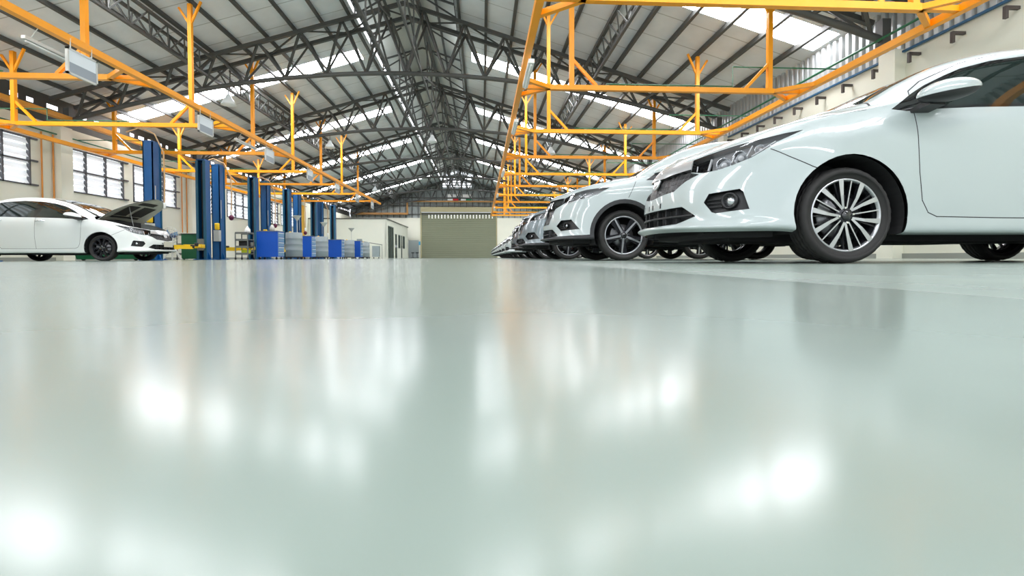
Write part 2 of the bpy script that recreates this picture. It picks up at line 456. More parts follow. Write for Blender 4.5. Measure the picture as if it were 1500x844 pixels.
o = struct('trim_%d' % tn, mb, DARKSTEEL, 'dark uprights on the far gable'); tn += 1
mb = MB()
for z in (7.3, 7.55, 7.8, 8.05): 
    for i in range(6): mb.bb((XC-1.5+i*.5, YB-.10, z), (XC-1.5+i*.5+.38, YB-.09, z+.12))
o = mb.build('window_%d' % wn, GLOWM); wn += 1; o['kind'] = 'structure'; o['label'] = 'bright louvre slots high in the far gable'

# roller shutter
root = empty('door_1', ((DX0+DX1)/2, YB-.02, 0)); root['kind'] = 'structure'; root['label'] = 'wide closed olive grey roller shutter in the far end wall'
cx = (DX0+DX1)/2; hw = (DX1-DX0)/2
mb = MB(); z = 0.0; vs = []
k = 0
while z < DZ: vs += [(-hw, .05, z), (hw, .05, z), (-hw, .02, z+.07), (hw, .02, z+.07)]; z += .11; k += 1
fs = [(4*i, 4*i+1, 4*i+3, 4*i+2) for i in range(k)]+[(4*i+2, 4*i+3, 4*i+5, 4*i+4) for i in range(k-1)]
mb.add(vs, fs); mb.build('shutter_curtain', SHUT, root)
MB().bb((-hw-.02, -.32, DZ), (hw+.02, .05, DZ+.5)).build('shutter_box', SHUTBOX, root)
MB().bb((-hw-.08, -.06, 0), (-hw+.04, .06, DZ)).build('guide_rail', SHUTBOX, root)
MB().bb((hw-.04, -.06, 0), (hw+.08, .06, DZ)).build('guide_rail', SHUTBOX, root)
mb = MB()
for i in range(21):
    for j in range(4): mb.bb((-hw+.75+i*.325, .0, DZ-.62+j*.10), (-hw+.75+i*.325+.10, .012, DZ-.62+j*.10+.045))
o = mb.build('light_hole', mat('daylight through holes', (.8, .8, .8), .5, emit=(1, 1, .95, 1), es=.8), root); o['kind'] = 'stuff'; o['label'] = 'rows of small slots with daylight behind'

# khaki beam over the shutter
root = empty('cable_bridge', (-3.2, YB-.5, 0), label='dull orange steel portal beam stepping down over the roller shutter', cat='beam')
MB().bb((-4.35, -.06, 5.70), (6.2, .06, 5.83)).build('upper_beam', BROWNO, root)
MB().bb((-4.40, -.06, 4.50), (-4.24, .06, 5.83)).build('drop_post', BROWNO, root)
MB().bb((-10.0, -.08, 4.42), (-4.24, .08, 4.62)).build('lower_beam', BROWNO, root)
for px, cm, nm, lab in ((-2.9, REDM, 'red', 'white board with a red patch hung over the roller shutter'), (-1.57, GREENM, 'green', 'white board with a green patch hung over the roller shutter')):
    root = empty('hanging_board', (px, YB-.62, 5.86), label=lab, cat='sign board')
    MB().bb((-.55, -.02, 0), (.55, .02, .62)).build('panel', WHITEP, root)
    MB().bb((-.02, -.03, 0), (.55, -.02, .26)).build('colour_patch', cm, root, )

# ---- office box at the far left
OY, OX, OH = 38.2, -7.4, 3.05
mb = MB(); mb.bb((XL, OY, 0), (OX, OY+.12, OH)); o = struct('wall_office_front', mb, WALLG, 'plain pale front wall of the office box')
mb = MB()
ops = [(38.9, 41.3, 0, 2.6), (42.0, 42.9, 0, 2.1), (43.6, 44.7, .9, 2.1), (46.0, 47.2, .9, 2.1), (45.1, 45.6, 0, 2.1)]
ops.sort(); y = OY
for a, b, z0, z1 in ops:
    mb.bb((OX-.12, y, 0), (OX, a, OH)); mb.bb((OX-.12, a, z1), (OX, b, OH))
    if z0 > 0: mb.bb((OX-.12, a, 0), (OX, b, z0))
    y = b
mb.bb((OX-.12, y, 0), (OX, 49.2, OH))
o = struct('wall_office_side', mb, WALLG, 'pale side wall of the office box with doors and windows')
struct('ceiling', MB().bb((XL, OY-.05, OH), (OX+.06, 49.2, OH+.08)), mat('office roof edge', srgb(96, 96, 90), .6), 'flat roof of the office box')
dn = 2
OGL = mat('office glass', (.05, .065, .06), .08)
DKFR = mat('dark green grey door frame', srgb(88, 100, 94), .45)
for a, b, z0, z1 in ops:
    isd = z0 == 0
    root = empty(('door_%d' % dn) if isd else 'window_%d' % wn, (OX-.06, a, z0)); root['kind'] = 'structure'
    if isd: dn += 1
    else: wn += 1
    W, H = b-a, z1-z0; m = MB()
    n = 3 if W > 2 else (2 if W > 1 and not isd else 1)
    for i in range(n+1): m.bb((-.03, W*i/n-.03 if i else 0, 0), (.07, W*i/n+.03 if i < n else W, H))
    m.bb((-.03, 0, H-.06), (.07, W, H)); m.bb((-.03, 0, 0), (.07, W, .06))
    m.build('door_frame' if isd else 'window_frame', DKFR, root)
    MB().bb((0, .03, .05), (.02, W-.03, H-.05)).build('pane', OGL, root)
    if isd and W < 2: MB().bb((.05, W*.8, .95), (.10, W*.8+.04, 1.15)).build('door_handle', CHROME, root)
# little lobby in the far wall with two stools
LOBM = mat('lobby wall', srgb(200, 204, 204), .6)
struct('wall_left_lobby', MB().bb((-7.9, YB+.2, 0), (-7.8, YB+2.4, 2.0)), LOBM)
struct('wall_right_lobby', MB().bb((-6.3, YB+.2, 0), (-6.2, YB+2.4, 2.0)), LOBM)
struct('floor', MB().bb((-7.9, YB+.2, -.1), (-6.2, YB+2.5, 0)), LOBM)
struct('wall_back_lobby', MB().bb((-7.9, YB+2.4, 0), (-6.2, YB+2.5, 2.0)), LOBM, 'pale lobby back wall seen through the far doorway')
for i, (sx, lab) in enumerate(((-7.15, 'black swivel stool in the far doorway, left of the pair'), (-6.72, 'black swivel stool in the far doorway, right of the pair'))):
    r = empty('swivel_stool', (sx, YB+.6, 0), label=lab, cat='stool', group='stools in the far doorway')
    MB().lathe([(0, .52), (.16, .52), (.17, .56), (.15, .60), (0, .61)], 16).build('seat', BLACKP, r)
    MB().tube([(0, 0.08, .06), (0, 0.0, .53)], .025).build('column', BLACKP, r)
    m = MB()
    for k in range(5): a = 2*PI*k/5; m.bar((0, 0, .08), (.2*math.cos(a), .2*math.sin(a), .04), .03); m.lathe([(0, 0), (.025, .01), (.025, .04), (0, .05)], 8, c=(.2*math.cos(a), .2*math.sin(a), 0))
    m.build('star_base', BLACKP, r)
r = empty('blue_notice', (-6.3, YB-.02, 1.35), label='small light blue notice on the wall beside the roller shutter', cat='notice')
MB().bb((-.16, -.02, 0), (.1, 0, .36)).build('panel', mat('light blue', srgb(70, 170, 215), .5), r)
struct('baseboard_left', MB().bb((XL, YF, 0), (XL+.02, OY, .1)), mat('grey skirting', srgb(150, 154, 146), .6))
struct('baseboard_right', MB().bb((XR-.02, YF, 0), (XR, YB, .1)), mat('grey skirting', srgb(150, 154, 146), .6))

# ================================================================== ROOF STEEL
# ---- roof trusses: two top chords, one arched bottom chord, webs
def arch(x): t = (x-XC)/10.6; return 4.38+1.72*(1-t*t)
def make_truss():
    root = empty('roof_truss', (XC, 0, 0))
    tz = lambda dx: RIDGE-.26-SL*abs(dx)
    tc = []
    for dy in (-.45, .45):
        m = MB()
        m.bar((-10.7, dy, tz(10.7)), (.03, dy, tz(0)), .11, .11); m.bar((10.7, dy, tz(10.7)), (-.03, dy, tz(0)), .11, .11)
        m.build('top_chord', DARKSTEEL, root)
    m = MB(); pts = [(-10.6+21.2*i/24, 0, arch(XC-10.6+21.2*i/24)) for i in range(25)]
    m.tube(pts, .075, 8); m.build('bottom_chord', DARKSTEEL, root)
    n = 16; xb = [-10.3+20.6*i/n for i in range(n+1)]
    for i in range(n+1):
        zb_ = arch(XC+xb[i])
        for s in (-1, 1):
            for dx in (-.64, .64):
                xx = xb[i]+dx
                if abs(xx) > 10.4: continue
                MB().bar((xb[i], 0, zb_), (xx, s*.45, tz(xx)), .062).build('web_member', DARKSTEEL, root)
    for i in range(n):
        xm = xb[i]+.64; x2 = xb[i+1]+.64
        if x2 > 10.5: x2 = 10.5
        s = 1 if i % 2 else -1
        MB().bar((xm, -s*.45, tz(xm)), (x2, s*.45, tz(x2)), .04).build('lacing_bar', DARKSTEEL, root)
        MB().bar((xm, -.45, tz(xm)), (xm, .45, tz(xm)), .04).build('lacing_bar', DARKSTEEL, root)
    for s in (-1, 1):
        MB().bar((s*10.55, 0, 4.25), (s*10.55, 0, 4.8), .18).build('bearing_post', DARKSTEEL, root)
    return root
truss = make_truss()
km = child_map()
vis = [y for y in TY if y > 5]
for i, y in enumerate(TY):
    o = truss if i == 0 else copy_tree(truss, None, km)
    o.location = (XC, y if y < 50 else YB-.7, 0)
    if y < 5: lab = 'grey lattice roof truss overhead in front of the photographed view' if y > 0 else 'grey lattice roof truss nearest the open front of the hall'
    else:
        j = vis.index(y)
        lab = 'grey steel lattice roof truss with arched bottom chord, %s from the viewer' % ORD[j] if y < 49 else 'grey steel lattice truss standing against the far gable'
    tag(o, lab, 'roof truss', 'lattice roof trusses')

# ---- purlins
pofs = [.35, .95, 1.75, 2.6, 3.45, 4.3, 5.15, 6.0, 6.85, 7.7, 8.55, 9.4, 10.3]
for s, nm in ((-1, 'left'), (1, 'right')):
    first = None
    for i, d in enumerate(pofs):
        x = XC+s*d
        if first is None:
            m = MB(); h = .105
            m.bb((-.03, YF+.1, -h), (.035, YB-.02, -.0)); m.bb((-.03, YF+.1, -h-.012), (.06, YB-.02, -h))
            first = m.build('roof_purlin', DARKSTEEL); o = first
        else: o = first.copy(); COL.objects.link(o)
        zt = roofz(x) if d > MONW else RIDGE+.52-(.55/2.0)*d
        o.location = (x, 0, zt-.005); 
        tag(o, 'dark steel purlin running the length of the %s roof slope, %s counted from the ridge' % (nm, (ORD[i].replace('nearest', 'first'))), 'purlin', 'roof purlins on the %s slope' % nm)

# ---- lattice girders along the hall between the trusses
def make_girder(L):
    root = empty('lattice_girder')
    for p in ((-.19, 0), (.19, 0), (0, -.52)):
        MB().bar((p[0], .0, p[1]), (p[0], L, p[1]), .07).build('chord', DARKSTEEL, root)
    n = 8
    for s in (-1, 1):
        m = MB()
        for i in range(n):
            y0, y1, y2 = L*i/n, L*(i+.5)/n, L*(i+1)/n
            m.bar((s*.19, y0, 0), (0, y1, -.52), .035); m.bar((0, y1, -.52), (s*.19, y2, 0), .035)
        m.build('lacing', DARKSTEEL, root)
    return root
gird = make_girder(5.8); km = child_map(); k = 0
for s, nm in ((-1, 'left'), (1, 'right')):
    for i in range(len(TY)-1):
        o = gird if k == 0 else copy_tree(gird, None, km); k += 1
        x = XC+s*6.03; o.location = (x, TY[i]+.5, roofz(x)-.36)
        y = TY[i]
        lab = 'dark lattice girder under the %s roof slope %s' % (nm, 'between the %s and %s trusses' % (ORD[vis.index(y)], ORD[vis.index(y)+1]) if y in vis else ('ahead of the nearest truss in view' if y > 0 else 'by the open front'))
        tag(o, lab, 'girder', 'lattice girders between the trusses')

# ---- upright cross bracing under the ridge and between the trusses
def make_brace(L):
    root = empty('ridge_bracing')
    for a, b in (((0, 0, 0), (0, L, 1.75)), ((0, 0, 1.75), (0, L, 0))):
        MB().bar(a, b, .05).build('brace_bar', DARKSTEEL, root)
    MB().bar((0, 0, 1.8), (0, L, 1.8), .07).build('strut', DARKSTEEL, root)
    MB().bar((0, 0, 0), (0, L, 0), .06).build('strut', DARKSTEEL, root)
    for k in (1, 2, 3):
        MB().bar((0, L*k/4, 0), (0, L*k/4, 1.8), .04).build('brace_bar', DARKSTEEL, root)
    return root
brc = make_brace(6.6); km = child_map(); k = 0
for i in range(len(TY)-1):
    for dx, nm in ((-.5, 'left'), (.5, 'right')):
        o = brc if k == 0 else copy_tree(brc, None, km); k += 1
        o.location = (XC+dx, TY[i]+.1, 6.12); y = TY[i]
        lab = 'crossed steel bracing on the %s of the ridge %s' % (nm, 'between the %s and %s trusses' % (ORD[vis.index(y)], ORD[vis.index(y)+1]) if y in vis else ('ahead of the nearest truss in view' if y > 0 else 'by the open front'))
        tag(o, lab, 'bracing', 'crossed bracing under the ridge')
# short frames carrying the ridge monitor
def make_mon():
    root = empty('monitor_frame')
    for s in (-1, 1):
        MB().bar((s*MONW, 0, 0), (s*MONW, 0, .46), .07).build('stub_post', DARKSTEEL, root)
        MB().bar((s*MONW, 0, .44), (0, 0, .96), .06).build('rafter', DARKSTEEL, root)
        MB().bar((s*MONW, 0, .02), (s*.5, 0, .72), .045).build('strut', DARKSTEEL, root)
    return root
mon = make_mon(); km = child_map(); k = 0
for i, y in enumerate([yy+d for yy in TY[:-1] for d in (0, 2.28, 4.56)]):
    o = mon if i == 0 else copy_tree(mon, None, km)
    o.location = (XC, y, roofz(XC+MONW)); tag(o, 'short steel frame inside the raised ridge ventilator, %s from the open front' % ORD[i].replace('nearest', 'first'), 'frame', 'ridge ventilator frames')

# ================================================================== YELLOW SERVICE FRAMES
HB = 3.55
def service_frame(side):
    s = 1 if side == 'right' else -1
    xin, xout, xp1, xp2 = (.80, 6.80, 1.87, 6.10) if s > 0 else (-6.55, -12.55, -7.6, -12.0)
    ys = [10.0+3.45*k for k in range(-1, 9)] if s > 0 else [9.9+3.43*k for k in range(-1, 7)]
    yend = 40.6 if s > 0 else 31.9
    root = empty('overhead_service_frame', ((xin+xout)/2, ys[0], HB))
    tag(root, 'yellow steel frame hung from the roof over the %s' % ('parked car row on the right' if s > 0 else 'blue lifts on the left'), 'frame')
    O = Vector(root.location)
    def put(m, nm): 
        m.v = [tuple(Vector(p)-O) for p in m.v]; return m.build(nm, YEL, root)
    t = .11
    put(MB().bb((xin-t/2, 1.0, HB-t/2), (xin+t/2, yend, HB+t/2)), 'long_rail')
    put(MB().bb((xout-t/2, 1.0, HB-t/2), (xout+t/2, yend, HB+t/2)), 'long_rail')
    dirn = 1 if s > 0 else -1
    for y in ys+([yend-.3] if s > 0 else []):
        a, b = sorted((xin, xout)); tt = .10
        xa, xb = xin+dirn*.62, xout-dirn*.62
        m = MB(); m.bar((xa, y, HB), (xb, y, HB), tt)
        put(m, 'cross_beam')
        for sy in (-.5, 0, .5):
            put(MB().bar((xa, y, HB), (xin, y+sy, HB), .08), 'corner_brace')
            put(MB().bar((xb, y, HB), (xout, y+sy, HB), .08), 'corner_brace')
        for xp, kd in ((xp1, 1), (xp2, -1)):
            zt = roofz(xp)-.16
            m = MB(); m.bar((xp, y, HB), (xp, y, zt), .095); put(m, 'hanger_post')
            put(MB().bar((xp, y, HB+.60), (xp+dirn*kd*.52, y, HB+.05), .06), 'knee_brace')
            for q in (-1, 1):
                put(MB().bar((xp, y, zt-.55), (xp+q*.28, y, roofz(xp+q*.28)-.17), .05), 'top_brace')
    return ys
ysR = service_frame('right'); ysL = service_frame('left')

# hanging sign boards under the left rail and along the right one
ysb = [8.1, 11.65, 15.1, 18.6, 22.1, 25.6, 29.1]
def sign_board(x, y, lab, grp):
    r = empty('hanging_sign_board', (x, y, 2.98), label=lab, cat='sign board', group=grp)
    MB().bb((-.012, .03, .03), (.012, .57, .38)).build('panel', mat_sb, r)
    MB().bb((-.014, .03, .03), (.014, .57, .19)).build('lower_band', mat_sb2, r)
    m = MB()
    for yy in (0, .57): m.bb((-.02, yy, 0), (.02, yy+.03, .41))
    m.bb((-.02, 0, .38), (.02, .6, .41)); m.bb((-.02, 0, 0), (.02, .6, .03)); m.build('sign_frame', LIGHTM, r)
    for yy in (.08, .50): MB().tube([(0, yy, .40), (0, yy, .57)], .008, 6).build('hanger_rod', LIGHTM, r)
mat_sb = mat('sign white', srgb(214, 222, 226), .35); mat_sb2 = mat('sign grey band', srgb(138, 148, 156), .35)
for i, y in enumerate(ysb):
    sign_board(-6.5, y, 'framed white and grey sign board hanging from the left yellow rail, %s from the viewer' % ORD[i], 'sign boards under the left yellow rail')
ysb2 = [8.9, 12.5, 19.4, 26.3, 33.2]
for i, y in enumerate(ysb2):
    r = empty('batten_light', (.86, y, 3.36), label='white batten lamp under the right yellow rail, %s from the viewer' % ORD[i], cat='lamp', group='batten lamps under the right yellow rail')
    MB().bb((-.05, -.62, 0), (.05, .62, .07)).build('housing', WHITEP, r)
    MB().tube([(0, -.58, -.02), (0, .58, -.02)], .016, 8).build('tube', WHITEP, r)
    m = MB()
    for yy in (-.5, .5): m.tube([(0, yy, .06), (0, yy, .15)], .006, 6)
    m.build('hanger', LIGHTM, r)
for i, y in enumerate([8.25, 14.4]):
    r = empty('batten_light', (-6.72, y, 3.30), label='slim white batten lamp beside the left yellow rail, %s' % ('nearer the viewer' if i == 0 else 'farther one'), cat='lamp', group='batten lamps by the left yellow rail')
    MB().bb((-.03, -.62, 0), (.03, .62, .05)).build('housing', LIGHTM, r)
    MB().tube([(0, -.58, -.02), (0, .58, -.02)], .014, 8).build('tube', WHITEP, r)
    m = MB()
    for yy in (-.5, .5): m.tube([(0, yy, .05), (0.12, yy, .22)], .006, 6)
    m.build('hanger', LIGHTM, r)

# high bay lamps
def high_bay(x, y, lab):
    z1 = arch(x)-.08
    r = empty('high_bay_lamp', (x, y, z1-.55), label=lab, cat='lamp', group='bell shaped high bay lamps')
    m = MB(); m.lathe([(.05, .34), (.07, .30), (.09, .24), (.16, .14), (.235, 0), (.225, 0), (.15, .13), (.08, .22), (.05, .25)], 20)
    m.build('reflector', mat_hb, r)
    MB().lathe([(0, .25), (.045, .22), (.05, .15), (0, .09)], 12).build('bulb', mat_bulb, r)
    MB().tube([(0, 0, .33), (0, 0, .55)], .02, 8).build('stem', GREYM, r)
mat_hb = mat('lamp reflector white', srgb(225, 232, 232), .3); mat_bulb = mat('lit bulb', (.9, .9, .9), .3, emit=(1, 1, .96, 1), es=3)
for x, y, lab in ((-2.3, TY[4], 'bell shaped high bay lamp under the middle of the second truss'), (-8.1, TY[3], 'bell shaped high bay lamp under the nearest truss, left of the aisle'),
                  (-7.9, TY[6], 'bell shaped high bay lamp under the fourth truss, left of the aisle'), (-7.0, TY[4], 'bell shaped high bay lamp under the second truss, left of the aisle'),
                  (3.3, TY[4], 'bell shaped high bay lamp under the second truss, over the cars')):
    high_bay(x, y, lab)

# eave beams, pipes, brackets
o = MB().bb((XL+.30, 1, 4.36), (XL+.48, 37.5, 4.50)).build('eave_beam', BROWNO and mat('orange eave steel', srgb(222, 150, 40), .45)); tag(o, 'orange steel beam along the top of the left wall', 'beam')
o = MB().tube([(XL+.12, 1, 3.93), (XL+.12, 37.5, 3.93)], .022, 8).build('air_pipe', GREEN); tag(o, 'thin green air pipe running above the left windows', 'pipe')
o = MB().tube([(XR-.45, 1, 4.37), (XR-.45, 42, 4.37)], .026, 8).build('air_pipe', GREEN); tag(o, 'green air pipe running high along the right wall', 'pipe')
for i, y in enumerate(ysR):
    o = MB().tube([(XR-.45, y, 4.37), (XR-.45, y, 4.05), (5.3, y, 4.05), (5.3, y, HB+.09), (2.6, y, HB+.09)], .014, 6).build('air_branch_pipe', GREEN)
    tag(o, 'thin green pipe on a yellow beam over the cars, %s from viewer' % ORD[i], 'pipe', 'green branch pipes over the cars')
for i, y in enumerate(ysL):
    o = MB().tube([(XL+.14, y, 3.93), (-11.2, y, 3.93), (-11.2, y, HB+.09), (-9.1, y, HB+.09)], .014, 6).build('air_branch_pipe', GREEN)
    tag(o, 'thin green pipe on a yellow beam over the lifts, %s from viewer' % ORD[i], 'pipe', 'green branch pipes over the lifts')
o = MB().bb((XR-.075, YF+.2, MZ-.02), (XR-.02, YB, MZ+.015)).build('blue_flashing', mat('blue flashing', srgb(30, 88, 128), .45)); tag(o, 'thin blue flashing strip on top of the right masonry wall', 'flashing')
y = 6.3; i = 0; br = None
bl = []
while y < 30: bl.append(y); y += .855
for i, y in enumerate(bl):
    if br is None:
        br = MB().bar((0, 0, 0), (-.24, 0, 0), .05, .05).bar((-.22, 0, .02), (-.22, 0, -.17), .05, .05).build('wall_bracket', mat('dark bracket', srgb(78, 70, 66), .6)); o = br
    else: o = br.copy(); COL.objects.link(o)
    o.location = (XR, y, 3.92)
    tag(o, 'dark angle bracket below the blue strip of the right wall, %s from the viewer' % ORD[i], 'bracket', 'angle brackets on the right wall')
for i, y in enumerate([15.55, 15.95, 22.4, 22.75, 29.2]):
    o = MB().tube([(XL+.05+(.24 if 0 else 0), y, 1.2), (XL+.05, y, 3.9)], .022, 8).build('wall_conduit', ORANGE)
    tag(o, 'upright orange conduit on the left wall %s' % ['behind the white car, left of the pair', 'behind the white car, right of the pair', 'by the second pilaster, left of the pair', 'by the second pilaster, right of the pair', 'behind the third lift'][i], 'conduit', 'orange conduits on the left wall')

# ================================================================== CARS
SU=[-.2,.15,.45,.9,1.4,1.9,2.4,2.9,3.3]
def tail(v,z,u=3.70,z2=None):
    z2=z if z2 is None else z2
    return [(u-.16,v*.90,(z+z2)/2),(u-.03,v*.62,z2),(u,0,z2)]
def side(v,z,us=SU):
    n=len(us)
    v=[v]*n if not hasattr(v,'__len__') else v
    z=[z]*n if not hasattr(z,'__len__') else z
    return [(us[i],v[i],z[i]) for i in range(n)]
NET=[
 [(-1.05,0,.235),(-1.03,.2,.235),(-.97,.40,.232),(-.86,.60,.225),(-.72,.71,.222),(-.45,.79,.22)]+side(.80,.195)+tail(.80,.24,3.64),
 [(-1.11,0,.262),(-1.085,.22,.262),(-1.01,.44,.258),(-.88,.64,.252),(-.72,.765,.246),(-.45,.835,.24)]+side(.853,.212)+tail(.853,.27,3.69),
 [(-1.06,0,.305),(-1.04,.21,.305),(-.97,.42,.308),(-.855,.61,.312),(-.70,.745,.318),(-.45,.83,.325)]+side(.862,.318)+tail(.862,.34,3.71),
 [(-1.055,0,.45),(-1.035,.2,.45),(-.965,.40,.45),(-.845,.58,.455),(-.69,.72,.46),(-.45,.82,.465)]+side(.868,.47)+tail(.865,.48,3.72),
 [(-1.03,0,.60),(-1.005,.2,.60),(-.93,.39,.61),(-.80,.57,.63),(-.65,.705,.65),(-.43,.805,.68)]+side(.870,[.69,.70,.70,.70,.70,.71,.72,.72,.72])+tail(.86,.70,3.72),
 [(-1.0,0,.70),(-.97,.19,.70),(-.885,.37,.70),(-.76,.555,.72),(-.62,.68,.76),(-.42,.785,.81)]+side([.845,.862,.862,.862,.862,.862,.862,.855,.83],[.84,.87,.88,.89,.90,.91,.92,.93,.94])+tail(.80,.90,3.70,.88),
 [(-.93,0,.785),(-.90,.18,.785),(-.82,.35,.79),(-.69,.53,.825),(-.56,.65,.86),(-.37,.735,.92)]+side([.785,.815,.822,.825,.825,.825,.82,.80,.77],[.965,1.02,1.045,1.055,1.065,1.075,1.085,1.10,1.11])+tail(.72,1.10,3.66,1.09),
 [(-.86,0,.83),(-.83,.15,.83),(-.76,.30,.84),(-.62,.47,.885),(-.49,.585,.925),(-.28,.67,.985)]+side([.70,.765,.752,.700,.665,.655,.66,.68,.69],[1.025,1.075,1.165,1.365,1.485,1.515,1.48,1.31,1.155],[-.1,.2,.5,.92,1.42,1.9,2.4,2.88,3.22])+[(3.46,.62,1.135),(3.58,.44,1.135),(3.61,0,1.14)],
 [(-.84,0,.842),(-.80,.12,.848),(-.70,.25,.875),(-.54,.38,.93),(-.40,.47,.97),(-.19,.56,1.025)]+side([.62,.70,.655,.60,.57,.56,.57,.60,.61],[1.065,1.115,1.255,1.435,1.555,1.585,1.545,1.39,1.185],[-.04,.22,.5,.9,1.4,1.9,2.4,2.9,3.26])+[(3.44,.52,1.15),(3.53,.36,1.15),(3.56,0,1.155)],
 [(-.82,0,.853),(-.76,.08,.865),(-.64,.16,.905),(-.46,.23,.965),(-.30,.28,1.01),(-.11,.33,1.055)]+side([.36,.38,.385,.36,.34,.33,.34,.36,.38],[1.098,1.145,1.272,1.455,1.59,1.615,1.575,1.42,1.20],[.04,.21,.48,.9,1.4,1.9,2.4,2.9,3.28])+[(3.42,.34,1.16),(3.49,.25,1.16),(3.52,0,1.162)],
 [(-.81,0,.86),(-.73,0,.88),(-.6,0,.925),(-.42,0,.98),(-.26,0,1.03),(-.07,0,1.07)]+side(0,[1.105,1.15,1.28,1.462,1.60,1.625,1.585,1.43,1.21],[.06,.19,.47,.9,1.4,1.9,2.4,2.9,3.3])+[(3.40,0,1.165),(3.45,0,1.165),(3.49,0,1.165)],
]
def suv(net):
    A=np.array(net,float)
    z=A[...,2];u=A[...,0]
    A[...,2]=np.interp(z,[.195,.235,.262,.30,.45,.62,.70,.80,.92,1.03,1.10,1.16,1.28,1.42,1.625],[.29,.29,.31,.35,.50,.70,.80,.93,1.03,1.10,1.16,1.21,1.36,1.52,1.745])
    A[...,0]=np.where(u<-.5,-.5+(u+.5)*.874,u)
    A[...,1]*=1.03
    # hatchback tail: rows 7..10, columns 12..17
    for r,(vr,zs) in {7:(.70,[1.62,1.585,1.50,1.36,1.30,1.28]),8:(.60,[1.70,1.67,1.61,1.50,1.42,1.36]),9:(.36,[1.735,1.71,1.65,1.55,1.48,1.43]),10:(0,[1.745,1.72,1.66,1.56,1.50,1.46])}.items():
        for i,c in enumerate(range(12,18)):
            uu=[2.4,2.9,3.25,3.44,3.52,3.55][i]
            A[r,c]=[uu,(vr if c<16 else vr*.6) if c<17 else 0,zs[i]]
    return A
def _t(K,P):
    # finite-difference tangents, non-uniform
    d=(P[1:]-P[:-1])/np.diff(K).reshape(-1,*([1]*(P.ndim-1)))
    T=np.empty_like(P);T[0]=d[0];T[-1]=d[-1]
    h=np.diff(K).reshape(-1,*([1]*(P.ndim-1)))
    T[1:-1]=(d[:-1]*h[1:]+d[1:]*h[:-1])/(h[1:]+h[:-1])
    return T
def herm(K,P,s):
    # s in index units
    T=_t(K,P);s=np.asarray(s,float);i=np.minimum(s.astype(int),len(K)-2);f=s-i
    sh=(-1,)+(1,)*(P.ndim-1)
    h=(K[i+1]-K[i]).reshape(sh);f=f.reshape(sh)
    return (2*f**3-3*f**2+1)*P[i]+(f**3-2*f**2+f)*h*T[i]+(-2*f**3+3*f**2)*P[i+1]+(f**3-f**2)*h*T[i+1]
def surf(net,rs,cs):
    A=np.array(net,float)
    kr=np.concatenate([[0],np.cumsum(np.linalg.norm(np.diff(A,axis=0),axis=2).mean(1))])
    kc=np.concatenate([[0],np.cumsum(np.linalg.norm(np.diff(A,axis=1),axis=2)[:7].mean(0))])
    B=herm(kr,A,rs)               # rows
    B=herm(kc,B.transpose(1,0,2),cs).transpose(1,0,2)
    return B

PARTS = {1: 'hood', 2: 'windshield', 3: 'rear_window', 4: 'window_trim', 5: 'side_window', 6: 'headlight', 7: 'grille', 8: 'air_intake', 9: 'fog_light_housing', 10: 'tail_light', 12: 'arch_cladding', 16: 'lamp_bezel', 14: 'grille_bar', 15: 'number_plate'}
def cut_poly(bm, lay, pts, d, newid, only=(0,), depth=.6, ndot=.05):
    d = Vector(d).normalized()
    u = Vector((0, 0, 1)) if abs(d.z) < .9 else Vector((1, 0, 0))
    e1 = d.cross(u).normalized(); e2 = d.cross(e1)
    P = [Vector(p) for p in pts]; n = len(P)
    c = sum(P, Vector())/n
    q = [(p.dot(e1), p.dot(e2)) for p in P]
    x0, x1 = min(a for a, b in q), max(a for a, b in q); y0, y1 = min(b for a, b in q), max(b for a, b in q)
    cd = c.dot(d)
    def info(f):
        xs = [v.co.dot(e1) for v in f.verts]; ys = [v.co.dot(e2) for v in f.verts]
        return min(xs), max(xs), min(ys), max(ys)
    cand = []
    for f in bm.faces:
        if f[lay] not in only or f.normal.dot(d) < ndot: continue
        m = f.calc_center_median()
        if abs(m.dot(d)-cd) > depth: continue
        a = info(f)
        if a[1] < x0 or a[0] > x1 or a[3] < y0 or a[2] > y1: continue
        cand.append(f)
    for i in range(n):
        A, B = P[i], P[(i+1) % n]
        nn = d.cross(B-A)
        if nn.length < 1e-7: continue
        nn.normalize()
        ax0, ax1 = sorted((q[i][0], q[(i+1) % n][0])); ay0, ay1 = sorted((q[i][1], q[(i+1) % n][1]))
        near, rest = [], []
        for f in cand:
            if not f.is_valid: continue
            a = info(f)
            if a[1] < ax0-.001 or a[0] > ax1+.001 or a[3] < ay0-.001 or a[2] > ay1+.001: rest.append(f); continue
            ds = [(v.co-A).dot(nn) for v in f.verts]
            (near if min(ds) < -1e-5 and max(ds) > 1e-5 else rest).append(f)
        if near:
            ge = list({e for f in near for e in f.edges}); gv = list({v for f in near for v in f.verts})
            r = bmesh.ops.bisect_plane(bm, geom=near+ge+gv, dist=1e-6, plane_co=A, plane_no=nn)
            cand = rest+list({g for g in r['geom'] if isinstance(g, bmesh.types.BMFace)})
    out = []
    for f in set(cand):
        if not f.is_valid: continue
        m = f.calc_center_median(); px, py = m.dot(e1), m.dot(e2); ins = False
        for i in range(n):
            (xa, ya), (xb, yb) = q[i], q[(i+1) % n]
            if (ya > py) != (yb > py) and px < (xb-xa)*(py-ya)/(yb-ya)+xa: ins = not ins
        if ins: f[lay] = newid; out.append(f)
    return out
def cut_line(bm, lay, pts, wdt, d=(0, -1, 0), only=(0,)):
    for a, b in zip(pts[:-1], pts[1:]):
        a, b = Vector(a), Vector(b); t = (b-a).normalized(); s = Vector(d).cross(t).normalized()*wdt/2
        a2, b2 = a-t*wdt/2, b+t*wdt/2
        cut_poly(bm, lay, [a2-s, b2-s, b2+s, a2+s], d, 11, only)
